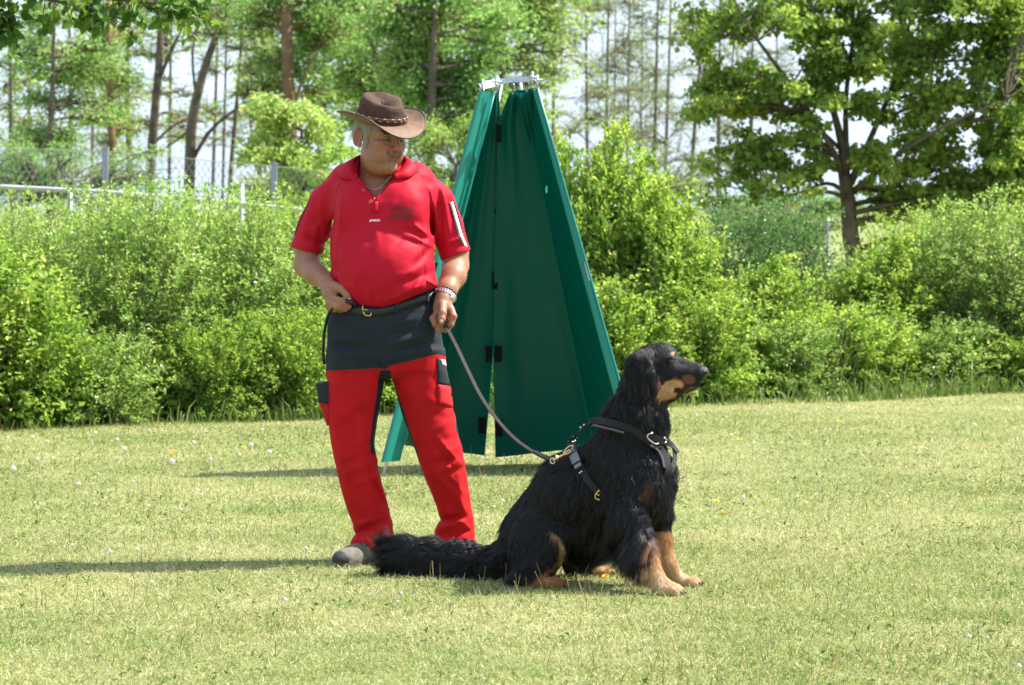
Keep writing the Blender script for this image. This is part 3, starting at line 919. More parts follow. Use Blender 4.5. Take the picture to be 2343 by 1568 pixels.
# ------------------------------------------------------------------ fence behind the left hedge
def fence():
    Y = 27.0
    galv = simple('galvanised_post', (.30, .31, .38), .55, .6, var=.15)
    wire = simple('galvanised_wire', (.34, .38, .36), .5, .7)
    white = simple('weathered_white_rail', (.40, .40, .39), .6, var=.15, vscale=3)
    e = empty('chain_link_fence', tuple(P(241, 600, Y) * [1, 1, 0]), 'galvanised chain link fence with square posts above the left hedge', 'fence')
    tops = {-145: 331, 241: 341, 627: 377, 1010: 414}
    for px, top in tops.items():
        t = P(px, top, Y); m = MB()
        m.box((t[0], Y, t[2] / 2), (.025, .025, t[2] / 2)); m.box((t[0], Y, t[2] + .006), (.029, .029, .008))
        m.build('post', galv, e)
    # diamond mesh between the posts
    m = MB()
    x0, x1 = P(-300, 400, Y)[0], P(1040, 400, Y)[0]
    def ztop(x):
        u = x / Y * FPX + CX
        return P(0, np.interp(u, [-300, 241, 627, 1040], [335, 345, 381, 420]), Y)[2]
    pit = .058; H = 1.25
    k = x0 - H
    def wireline(a, b):
        a, b = np.array(a), np.array(b); w = .0021
        d = unit(b - a); s_ = np.cross(d, [0, 1, 0]) * w
        m.add([a - s_, a + s_, b + s_, b - s_, a + [0, w * 2, 0], b + [0, w * 2, 0]], [(0, 1, 2, 3), (1, 4, 5, 2), (4, 0, 3, 5)])
    while k < x1 + H:
        for sgn in (1, -1):
            # each wire runs diagonally over the height of the fence
            xa, xb = k, k + sgn * H * .62
            for f0, f1 in ((0, .5), (.5, 1)):
                pa = xa + (xb - xa) * f0; pb = xa + (xb - xa) * f1
                if pa < x0 or pa > x1 or pb < x0 or pb > x1: continue
                wireline((pa, Y + .03, ztop(pa) - H * (1 - f0)), (pb, Y + .03, ztop(pb) - H * (1 - f1)))
        k += pit
    xs = np.linspace(x0, x1, 20)
    m.tube([(x, Y + .03, ztop(x)) for x in xs], .003, 4)
    g = m.build('wire_mesh', wire, e); g['kind'] = 'stuff'
    # barrier rail in front of it with its own short posts
    Y2 = 25.5
    e2 = empty('barrier_rail', tuple(P(241, 600, Y2) * [1, 1, 0]), 'long white tubular barrier rail sloping along the fence above the hedge', 'rail')
    m = MB()
    m.tube([P(a, b, Y2) for a, b in [(-320, 405), (0, 428), (240, 440), (480, 460), (720, 484), (1000, 508)]], .021, 8)
    m.build('rail', white, e2, True)
    for px, top in ((-230, 412), (160, 436), (552, 424), (930, 500)):
        t = P(px, top, Y2 + .05); m = MB()
        m.tube([(t[0], Y2 + .05, 0), t], .024, 8); m.ball(t, (.026, .026, .012), 8, 4)
        m.build('post', galv, e2, True)
    t = P(1893, 505, 27.5); m = MB()
    m.tube([(t[0], 27.5, 0), t], .014, 8); m.ball(t, (.026, .026, .012), 8, 4)
    tag(m.build('fence_post', simple('blue_grey_post', (.25, .32, .42), .5, .3)), 'single blue grey post standing in the dark shrub left of the maple trunk', 'post')


fence()
# ------------------------------------------------------------------ green training blind
def blind():
    pvc, t, b = new_mat('green_pvc_tarpaulin')
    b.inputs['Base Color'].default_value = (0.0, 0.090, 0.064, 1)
    b.inputs['Roughness'].default_value = .36
    b.inputs['Specular IOR Level'].default_value = .22
    g = t.nodes.new('ShaderNodeTexCoord'); n = t.nodes.new('ShaderNodeTexNoise')
    n.inputs['Scale'].default_value = 5; n.inputs['Detail'].default_value = 6
    t.links.new(g.outputs['Object'], n.inputs['Vector'])
    r_ = t.nodes.new('ShaderNodeMapRange'); r_.inputs['To Min'].default_value = .28; r_.inputs['To Max'].default_value = .5
    t.links.new(n.outputs['Fac'], r_.inputs['Value']); t.links.new(r_.outputs['Result'], b.inputs['Roughness'])
    bm = t.nodes.new('ShaderNodeBump'); bm.inputs['Strength'].default_value = .12; bm.inputs['Distance'].default_value = .03
    t.links.new(n.outputs['Fac'], bm.inputs['Height']); t.links.new(bm.outputs['Normal'], b.inputs['Normal'])
    out = t.nodes['Material Output']
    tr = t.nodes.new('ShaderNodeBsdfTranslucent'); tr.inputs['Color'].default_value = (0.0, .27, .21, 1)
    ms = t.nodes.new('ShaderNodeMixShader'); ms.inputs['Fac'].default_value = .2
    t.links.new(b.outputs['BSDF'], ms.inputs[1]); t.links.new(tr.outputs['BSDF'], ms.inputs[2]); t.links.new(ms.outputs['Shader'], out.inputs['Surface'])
    outer = simple('green_pvc_lit_copy', (.012, .20, .155), .42, spec=.35, bump=.12, bscale=9)  # same cloth in a lighter green; brighter light on the sleeves painted in
    metal = simple('zinc_bracket', (.42, .46, .48), .4, .75, var=.1)
    alu = simple('white_painted_pole', (.72, .74, .74), .4, .2)
    vel = simple('black_hook_tape', (.008, .008, .008), .95, spec=.1)
    e = empty('training_blind', tuple(P(1165, 1065, 16.25) * [1, 1, 0]), 'dark green four legged tarpaulin training blind standing on the lawn', 'tent')
    Yf, Yb, Ya = 15.95, 16.6, 16.28

    def edge(top, bot, Yt, Ybm, n=24):
        t_ = np.linspace(0, 1, n)[:, None]
        a, c = P(*top, Yt), P(*bot, Ybm)
        return a * (1 - t_) + c * t_

    def panel(name, eA, eB, m=14, sag=.03, seed=0, amp=.010, hole=None, drop=None):
        n = len(eA)
        s_ = np.linspace(0, 1, m)
        V = np.zeros((n, m, 3))
        for j, u in enumerate(s_):
            V[:, j] = eA * (1 - u) + eB * u
        tt = np.linspace(0, 1, n)[:, None]
        nz_ = vnoise(np.stack(np.broadcast_arrays(s_[None, :] * 3.2 + seed * 7, tt * 1.6 + seed, np.full((1, 1), .5)), -1))
        V[..., 1] += (sag * np.sin(math.pi * s_)[None, :] * tt + amp * nz_ * np.sin(math.pi * s_)[None, :] * 3.4 + .006 * np.sin(s_[None, :] * 13 + seed * 2 + tt * 2.5) * tt * np.sin(math.pi * s_)[None, :])
        if drop is not None:
            V[..., 2] += np.interp(s_, *drop)[None, :] * tt ** 6
        Vf = V.reshape(-1, 3); Vb = Vf + np.array([0, .003, 0])
        F = []
        for i in range(n - 1):
            for j in range(m - 1):
                if hole and hole(i, j): continue
                a = i * m + j
                F.append((a, a + 1, a + m + 1, a + m))
        F = np.array(F); k = len(Vf)
        me = mesh_data(name, np.vstack([Vf, Vb]), [F, F[:, ::-1] + k], True)
        return obj(name, me, pvc, e)

    # edges of the cloth
    FLi = edge((1122, 213), (912, 1016), Ya - .06, Yf + .01)
    BL = edge((1126, 216), (985, 1030), Ya + .05, Yb)
    SL = np.array([P(a, b_, c) for a, b_, c in zip(np.interp(np.linspace(208, 1043, 24), [208, 290, 600, 830, 1043], [1141, 1146, 1140, 1127, 1109]), np.linspace(208, 1043, 24), np.linspace(Ya + .085, Yb + .028, 24))])
    SR = np.array([P(a, b_, c) for a, b_, c in zip(np.interp(np.linspace(208, 1047, 24), [208, 282, 600, 830, 1047], [1167, 1138, 1131, 1128, 1133]), np.linspace(208, 1047, 24), np.linspace(Ya + .08, Yb + .02, 24))])
    BR = edge((1195, 206), (1361, 1030), Ya + .06, Yb)
    FRi = edge((1227, 200), (1462, 1058), Ya - .02, Yf)
    panel('left_side_panel', FLi, BL, 8, .01, 1)
    panel('left_back_panel', BL, SL, 14, .05, 2, .012)
    panel('right_back_panel', SR, BR, 18, .06, 3, .014, drop=([0, .3, .8, 1], [0, 0, .01, .02]))
    panel('right_side_panel', BR, FRi, 14, .015, 4, .006, hole=lambda i, j: (i in (11, 12) and j >= 12))
    # sleeves wrapped round the two front poles
    def sleeve(name, top, bot, Yt, Yb_, wt, wb, dx, gap=None, tilt=0.0):
        n = 40
        A = np.linspace(0, 1, n)
        rows = []
        for u in A:
            px = top[0] + (bot[0] - top[0]) * u; py = top[1] + (bot[1] - top[1]) * u
            c = P(px, py, Yt + (Yb_ - Yt) * u); w = wt + (wb - wt) * u
            # flattened teardrop section: fat round the pole, thin at the sewn edge
            sec = [(-.5, 0), (-.42, -.17), (-.22, -.22), (0, -.17), (.3, -.09), (.5, -.03), (.5, .03), (.3, .08), (0, .17), (-.22, .22), (-.42, .17)]
            rows.append([c + np.array([x * w * dx, y * .075 + tilt * x * w, 0]) for x, y in sec])
        V = np.array(rows); k = V.shape[1]
        V[..., 1] += .006 * vnoise(np.stack(np.broadcast_arrays(np.arange(k)[None, :] * .6, A[:, None] * 9, np.full((1, 1), 2.5)), -1))
        F = []
        for i in range(n - 1):
            for j in range(k):
                if gap and gap[0] <= A[i] <= gap[1] and j in gap[2]: continue
                F.append((i * k + j, i * k + (j + 1) % k, (i + 1) * k + (j + 1) % k, (i + 1) * k + j))
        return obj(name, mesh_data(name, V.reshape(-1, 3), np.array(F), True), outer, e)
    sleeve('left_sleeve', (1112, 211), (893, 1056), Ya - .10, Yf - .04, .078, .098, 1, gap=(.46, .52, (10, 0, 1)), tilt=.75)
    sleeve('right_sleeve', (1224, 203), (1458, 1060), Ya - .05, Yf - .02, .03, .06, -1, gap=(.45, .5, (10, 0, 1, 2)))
    m = MB(); m.tube(np.linspace(P(1131, 212, Ya - .10), P(926, 1014, Yf - .025), 12), .0065, 8); m.build('sunlit_hem_line', outer, e, True)  # added thin tubes imitate the bright sunlit edge of the hem
    m = MB(); m.tube(np.linspace(P(1228, 201, Ya - .07), P(1470, 1060, Yf - .03), 12), .0065, 8); m.build('sunlit_hem_line', outer, e, True)
    # poles
    for nm, tp, bt, Yt, Yb_ in (('pole', (1107, 196), (880, 1074), Ya - .08, Yf - .01), ('pole', (1226, 192), (1466, 1072), Ya - .05, Yf - .02),
                                ('pole', (1148, 190), (985, 1050), Ya + .1, Yb + .03), ('pole', (1190, 190), (1364, 1050), Ya + .1, Yb + .03)):
        m = MB(); a, c = P(*tp, Yt), P(*bt, Yb_); c = c + (c - a) * max(0, (c[2] + .03)) / (a[2] - c[2])
        m.tube(np.linspace(a, c, 6), .0075, 10); m.build(nm, alu, e, True)
    # apex: bent flat plate, lugs, bolts
    m = MB()
    arc = [P(1097, 199, Ya - .09), P(1120, 196, Ya - .04), P(1150, 188, Ya - .02), P(1185, 182, Ya - .06), P(1215, 183, Ya - .08), P(1230, 188, Ya - .06)]
    m.strap(spline(arc, 18), np.array([0, -1, .25]), .028, .004)
    arc2 = [P(1110, 192, Ya + .08), P(1150, 186, Ya + .14), P(1195, 184, Ya + .14), P(1226, 183, Ya + .06)]
    m.strap(spline(arc2, 12), np.array([0, -1, .25]), .026, .004)
    m.build('apex_plate', metal, e)
    for px, py, Yx in ((1104, 196, Ya - .1), (1136, 189, Ya - .06), (1140, 192, Ya + .1), (1217, 178, Ya - .1), (1229, 185, Ya - .08)):
        m = MB(); a = P(px, py - 10, Yx); c = P(px - 1, py + 18, Yx)
        m.tube([a, c], .008, 8); m.tube([a + [-.022, -.012, -.02], a + [.022, -.012, -.02]], .004, 6); m.ball(a + [.022, -.012, -.02], .006, 8, 5); m.ball(a, .009, 8, 5)
        m.build('lug', metal, e, True)
    for px, py, Yx in ((1094, 212, Ya - .1), (1133, 210, Ya - .09), (1172, 212, Ya + .03), (1204, 206, Ya - .03), (1222, 203, Ya - .08)):
        m = MB()
        a = P(px, py, Yx)
        pts = [a + np.array([math.cos(q) * .014, -.02, math.sin(q) * .026 + .02]) for q in np.linspace(-1.4, 4.2, 12)]
        m.tube(pts, .0017, 5); m.ball(a + [0, -.02, -.008], .005, 6, 4)
        m.build('hook', metal, e, True)
    # hook tape tabs along the slit
    for px, py, w, h, Yx in ((1141, 306, 12, 40, Ya + .06), (1137, 470, 12, 42, Ya + .18), (1132, 642, 13, 40, Ya + .22), (1118, 810, 15, 37, Yb - .09), (1140, 810, 17, 37, Yb - .09), (1103, 974, 18, 38, Yb - .05), (1141, 980, 18, 40, Yb - .05)):
        m = MB(); c = P(px, py, Yx); s_ = Yx / FPX
        m.box(c, (w * s_ / 2, .003, h * s_ / 2)); m.build('hook_tape_tab', vel, e)
    # short pleated flap hanging at the back right pole, and a bright oval painted as light through a hole
    m = MB()
    V, F = [], []
    for i in range(12):
        u = i / 11
        for j in range(13):
            v = j / 12
            c = P(1181 + (1212 - 1181) * u + v * (1222 - 1181 + (-1222 + 1181 + 22) * u), 213 + (327 - 213) * u, Ya + .02 + .1 * u)
            c[1] += -.012 * math.cos(v * 6 * math.pi) - .012
            V.append(c)
    for i in range(11):
        for j in range(12):
            F.append((i * 13 + j, i * 13 + j + 1, i * 13 + j + 14, i * 13 + j + 13))
    m.add(V, F); m.build('pleated_flap', pvc, e, True)
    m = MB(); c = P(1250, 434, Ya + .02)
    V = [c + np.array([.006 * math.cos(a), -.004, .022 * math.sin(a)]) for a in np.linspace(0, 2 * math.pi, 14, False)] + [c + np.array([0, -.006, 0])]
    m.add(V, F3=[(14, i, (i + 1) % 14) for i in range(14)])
    m.build('eyelet', simple('hole_light_green', (.10, .65, .50), .3), e)


blind()
# ------------------------------------------------------------------ implicit surfaces
def surface(fn, lo, hi, h, name='m', block=8, margin=1.25):
    """mesh of fn(p)=0 by surface nets; fn is evaluated finely only near the surface"""
    lo = np.asarray(lo, float); hi = np.asarray(hi, float)
    nb = np.ceil((hi - lo) / (h * block)).astype(int)
    H = h * block
    cc = np.stack(np.meshgrid(*[lo[k] + (np.arange(nb[k]) + .5) * H for k in range(3)], indexing='ij'), -1)
    d = fn(cc.reshape(-1, 3)).reshape(nb)
    dim = nb * block
    A = np.repeat(np.repeat(np.repeat(np.where(d > 0, 1., -1.).astype(np.float32), block, 0), block, 1), block, 2)
    act = np.argwhere(np.abs(d) < H * margin)
    if len(act) == 0: raise ValueError(name)
    loc = np.stack(np.meshgrid(*[np.arange(block)] * 3, indexing='ij'), -1).reshape(-1, 3)
    for s in range(0, len(act), 400):
        idx = (act[s:s + 400, None, :] * block + loc[None]).reshape(-1, 3)
        v = fn((lo + idx * h).astype(np.float32))
        A[idx[:, 0], idx[:, 1], idx[:, 2]] = v
    Sg = A < 0
    c = Sg[:-1, :-1, :-1].astype(np.int8)
    tot = sum(Sg[i:dim[0] - 1 + i, j:dim[1] - 1 + j, k:dim[2] - 1 + k].astype(np.int8) for i in (0, 1) for j in (0, 1) for k in (0, 1))
    cells = np.argwhere((tot > 0) & (tot < 8))
    vid = np.full(tot.shape, -1, np.int32)
    vid[cells[:, 0], cells[:, 1], cells[:, 2]] = np.arange(len(cells))
    off = np.array([(i, j, k) for i in (0, 1) for j in (0, 1) for k in (0, 1)])
    val = np.stack([A[cells[:, 0] + o[0], cells[:, 1] + o[1], cells[:, 2] + o[2]] for o in off], 1)
    acc = np.zeros((len(cells), 3)); cnt = np.zeros(len(cells))
    for a in range(8):
        for b in range(a + 1, 8):
            if np.abs(off[a] - off[b]).sum() != 1: continue
            va, vb = val[:, a], val[:, b]
            x = (va < 0) != (vb < 0)
            t = np.where(x, va / np.where(x, va - vb, 1), 0)
            acc += np.where(x[:, None], off[a] + t[:, None] * (off[b] - off[a]), 0); cnt += x
    V = lo + (cells + acc / cnt[:, None]) * h
    Q = []
    for ax in range(3):
        u, w = [(1, 2), (2, 0), (0, 1)][ax]
        n0 = [slice(None)] * 3; n1 = [slice(None)] * 3
        n0[ax] = slice(0, -1); n1[ax] = slice(1, None)
        s0, s1 = Sg[tuple(n0)], Sg[tuple(n1)]
        E = np.argwhere(s0 != s1)
        E = E[(E[:, u] > 0) & (E[:, w] > 0) & (E[:, u] < tot.shape[u]) & (E[:, w] < tot.shape[w])]
        flip = s0[E[:, 0], E[:, 1], E[:, 2]]
        q = []
        for du, dw in ((1, 1), (0, 1), (0, 0), (1, 0)):
            c = E.copy(); c[:, u] -= du; c[:, w] -= dw
            q.append(vid[c[:, 0], c[:, 1], c[:, 2]])
        q = np.stack(q, 1)
        q[~flip] = q[~flip][:, ::-1]
        Q.append(q)
    Q = np.concatenate(Q)
    Q = Q[(Q >= 0).all(1)]
    used = np.unique(Q)
    mp_ = np.zeros(len(V), np.int32); mp_[used] = np.arange(len(used))
    return V[used], mp_[Q]


def sm_min(a, b, k):
    h = np.clip(.5 + .5 * (b - a) / k, 0, 1)
    return b + (a - b) * h - k * h * (1 - h)


def sm_max(a, b, k):
    return -sm_min(-a, -b, k)


def ball(p, c, r):
    return np.linalg.norm(p - np.asarray(c), axis=1) - r


def ell(p, c, r, R=None):
    q = p - np.asarray(c)
    if R is not None: q = q @ R
    r = np.asarray(r, float)
    k0 = np.linalg.norm(q / r, axis=1)
    k1 = np.linalg.norm(q / (r * r), axis=1)
    return np.where(k1 > 1e-9, k0 * (k0 - 1) / np.maximum(k1, 1e-9), -r.min())


def cap(p, a, b, ra, rb):
    """tapered capsule"""
    a = np.asarray(a, float); b = np.asarray(b, float)
    ba = b - a
    t = np.clip(((p - a) @ ba) / (ba @ ba), 0, 1)
    return np.linalg.norm(p - a - t[:, None] * ba, axis=1) - (ra + (rb - ra) * t)


def chain(p, pts, rad, k=.01):
    d = None
    for i in range(len(pts) - 1):
        c = cap(p, pts[i], pts[i + 1], rad[i], rad[i + 1])
        d = c if d is None else sm_min(d, c, k)
    return d


def loft(p, zs, L, Rr, yc, hb, sq=2.4):
    """body of stacked rounded sections: at height z it spans x from L to Rr, centre depth yc, half depth hb"""
    o = np.argsort(zs); zs = np.asarray(zs)[o]
    z = p[:, 2]
    l = np.interp(z, zs, np.asarray(L)[o]); r = np.interp(z, zs, np.asarray(Rr)[o])
    c = np.interp(z, zs, np.asarray(yc)[o]); b = np.interp(z, zs, np.asarray(hb)[o])
    a = (r - l) / 2; x = (p[:, 0] - (l + r) / 2)
    y = p[:, 1] - c
    k = ((np.abs(x) / a) ** sq + (np.abs(y) / b) ** sq) ** (1 / sq)
    d = (k - 1) * np.minimum(a, b)
    e = np.maximum(z - zs[-1], zs[0] - z)
    return np.maximum(d, e)


def seg2(u, v, a, b):
    """distance in the picture-facing plane to a segment"""
    ax, ay = a; bx, by = b
    dx, dy = bx - ax, by - ay
    t = np.clip(((u - ax) * dx + (v - ay) * dy) / (dx * dx + dy * dy), 0, 1)
    return np.hypot(u - ax - t * dx, v - ay - t * dy), t


def folds(u, v, lst):
    """sum of soft ridges (positive) and valleys: (ax,ay,bx,by, amplitude m, width px)"""
    s = 0
    for ax, ay, bx, by, amp, w in lst:
        d, t = seg2(u, v, (ax, ay), (bx, by))
        s = s + amp * np.exp(-(d / w) ** 1.7) * (0.25 + .75 * np.maximum(np.sin(np.clip(t, 0, 1) * math.pi), 0) ** .7)
    return s


def near_only(p, c, R, f):
    """evaluate f only inside a ball round c; outside, the distance to the ball"""
    dd = np.linalg.norm(p - np.asarray(c, p.dtype), axis=1)
    out = dd - R + .07
    k = dd < R
    if k.any(): out[k] = f(p[k])
    return out


def smooth_mesh(V, Q, it=1, lam=.5):
    n = len(V)
    e = np.concatenate([Q[:, [0, 1]], Q[:, [1, 2]], Q[:, [2, 3]], Q[:, [3, 0]]])
    for _ in range(it):
        acc = np.zeros_like(V); cnt = np.zeros(n)
        for k in range(3):
            acc[:, k] = np.bincount(e[:, 0], V[e[:, 1], k], n) + np.bincount(e[:, 1], V[e[:, 0], k], n)
        cnt = np.bincount(e[:, 0], minlength=n) + np.bincount(e[:, 1], minlength=n)
        V = V * (1 - lam) + lam * acc / cnt[:, None]
    return V


def cut_mesh(V, Q, keep):
    """keep the faces whose corners all satisfy keep"""
    f = keep[Q].all(1)
    Q = Q[f]
    used = np.unique(Q)
    m = np.full(len(V), -1); m[used] = np.arange(len(used))
    return V[used], m[Q], used


def vnormals(V, Q):
    n = np.cross(V[Q[:, 2]] - V[Q[:, 0]], V[Q[:, 3]] - V[Q[:, 1]])
    N = np.zeros_like(V)
    for k in range(4):
        for c in range(3):
            N[:, c] += np.bincount(Q[:, k], n[:, c], len(V))
    return unit(N)


def hair(name, roots, dirs, mat, parent, rad=.0006, tip=.25, attr=None):
    """roots (n,3); dirs: (n,k,3) offsets of the following points"""
    n, k = dirs.shape[:2]
    c = bpy.data.hair_curves.new(name)
    c.add_curves([k + 1] * n)
    pts = np.concatenate([roots[:, None], roots[:, None] + dirs], 1)
    c.attributes['position'].data.foreach_set('vector', pts.astype(np.float32).ravel())
    ra = c.attributes.get('radius') or c.attributes.new('radius', 'FLOAT', 'POINT')
    tp = np.linspace(1, tip, k + 1)
    ra.data.foreach_set('value', (np.broadcast_to(np.asarray(rad, np.float32).reshape(-1, 1), (n, 1)) * tp[None]).astype(np.float32).ravel())
    if attr is not None:
        a = c.attributes.new('tint', 'FLOAT', 'POINT')
        a.data.foreach_set('value', np.repeat(np.asarray(attr, np.float32), k + 1))
    o = bpy.data.objects.new(name, c)
    c.materials.append(mat)
    col().objects.link(o)
    if parent is not None:
        o.parent = parent
        pl = Vector((0, 0, 0)); q = parent
        while q is not None:
            pl += q.location; q = q.parent
        o.location = -pl
    return o


def ray_front(V, Q, pts_px, Yc, N=None):
    """front-most surface point of a mesh near given pixels -> positions, normals (nearest vertex)"""
    u, v = PX(V[:, 0], V[:, 1], V[:, 2])
    if N is None: N = vnormals(V, Q)
    out, nn = [], []
    for a, b in pts_px:
        d = np.hypot(u - a, v - b)
        near = d < max(6, np.sort(d)[12])
        near &= N[:, 1] < .35
        if not near.any(): near = d <= np.sort(d)[12]
        i = np.where(near)[0]
        w = V[i, 1]
        j = i[w < w.min() + .02]
        s = j[np.argsort(d[j])[:6]]
        wt = 1 / (d[s] + 1)
        y = (V[s, 1] * wt).sum() / wt.sum()
        out.append(P(a, b, y)); nn.append(unit(N[s].mean(0)))
    return np.array(out), np.array(nn)
# ------------------------------------------------------------------ the person
YB = 12.05


def lev(tab, Y=YB):
    """(py, left px, right px, depth centre offset, half depth) -> loft arguments"""
    t = np.array(tab, float)
    z = np.array([P(CX, a, Y)[2] for a in t[:, 0]])
    L = np.array([P(a, b, Y)[0] for a, b in t[:, [1, 0]]]); R = np.array([P(a, b, Y)[0] for a, b in t[:, [2, 0]]])
    return z, L, R, Y + t[:, 3], t[:, 4]


class FrontMap:
    """front surface of a mesh, looked up by pixel"""
    def __init__(self, V, Q, lim=.25):
        N = vnormals(V, Q)
        k = np.where(N[:, 1] < lim)[0]
        self.V, self.N = V[k], N[k]
        u, v = PX(self.V[:, 0], self.V[:, 1], self.V[:, 2])
        self.kd = kdtree.KDTree(len(k))
        for i in range(len(k)): self.kd.insert((u[i], v[i], 0), i)
        self.kd.balance()

    def get(self, px, py, off=0.0, n=9):
        r = self.kd.find_n((px, py, 0), n)
        y = min(self.V[i][1] for _, i, _ in r)
        s = [(d, i) for _, i, d in r if self.V[i][1] < y + .03]
        w = np.array([1 / (d + .6) for d, _ in s]); w /= w.sum()
        yy = sum(a * self.V[i][1] for a, (_, i) in zip(w, s))
        nn = unit(sum(a * self.N[i] for a, (_, i) in zip(w, s)))
        return P(px, py, yy) + nn * off, nn

    def line(self, pts, n, off=0.0):
        q = spline([(a, b, 0) for a, b in pts], n)
        r = [self.get(a, b, off) for a, b, _ in q]
        return np.array([a for a, _ in r]), np.array([b for _, b in r])


def patch(name, quad, fm, off, thick, mat, parent, n=9, m=9, puff=0.0):
    """cloth piece lying on a surface; quad = tl, tr, br, bl in pixels"""
    q = np.array(quad, float)
    V, Vb = [], []
    for i in range(n):
        for j in range(m):
            u, v = j / (m - 1), i / (n - 1)
            c = (q[0] * (1 - u) + q[1] * u) * (1 - v) + (q[3] * (1 - u) + q[2] * u) * v
            b_ = puff * math.sin(math.pi * u) ** .6 * math.sin(math.pi * v) ** .6
            a, nn = fm.get(c[0], c[1], off)
            V.append(a + nn * (thick + b_)); Vb.append(a)
    F = [(i * m + j, (i + 1) * m + j, (i + 1) * m + j + 1, i * m + j + 1) for i in range(n - 1) for j in range(m - 1)]
    ring = [j for j in range(m)] + [i * m + m - 1 for i in range(1, n)] + [(n - 1) * m + j for j in range(m - 2, -1, -1)] + [i * m for i in range(n - 2, 0, -1)]
    k = n * m
    F += [(ring[i], ring[(i + 1) % len(ring)], ring[(i + 1) % len(ring)] + k, ring[i] + k) for i in range(len(ring))]
    return obj(name, mesh_data(name, np.array(V + Vb), np.array(F), True), mat, parent)


def attr_mix(t, name, c0, c1, lo, hi, base=None):
    """colour c0 -> c1 as the stored field goes from lo to hi"""
    a = t.nodes.new('ShaderNodeAttribute'); a.attribute_name = name
    r = t.nodes.new('ShaderNodeMapRange')
    r.inputs['From Min'].default_value = lo; r.inputs['From Max'].default_value = hi
    t.links.new(a.outputs['Fac'], r.inputs['Value'])
    m = t.nodes.new('ShaderNodeMix'); m.data_type = 'RGBA'
    if hasattr(c0, 'is_output'): t.links.new(c0, m.inputs['A'])
    else: m.inputs['A'].default_value = (*c0, 1)
    if hasattr(c1, 'is_output'): t.links.new(c1, m.inputs['B'])
    else: m.inputs['B'].default_value = (*c1, 1)
    t.links.new(r.outputs['Result'], m.inputs['Factor'])
    return m.outputs['Result']


def weave(t, b, scale=900, strength=.15, big=0.0):
    g = t.nodes.new('ShaderNodeTexCoord')
    n = t.nodes.new('ShaderNodeTexNoise'); n.inputs['Scale'].default_value = scale; n.inputs['Detail'].default_value = 3
    t.links.new(g.outputs['Object'], n.inputs['Vector'])
    bm = t.nodes.new('ShaderNodeBump'); bm.inputs['Strength'].default_value = strength; bm.inputs['Distance'].default_value = .002
    t.links.new(n.outputs['Fac'], bm.inputs['Height'])
    t.links.new(bm.outputs['Normal'], b.inputs['Normal'])
    return n


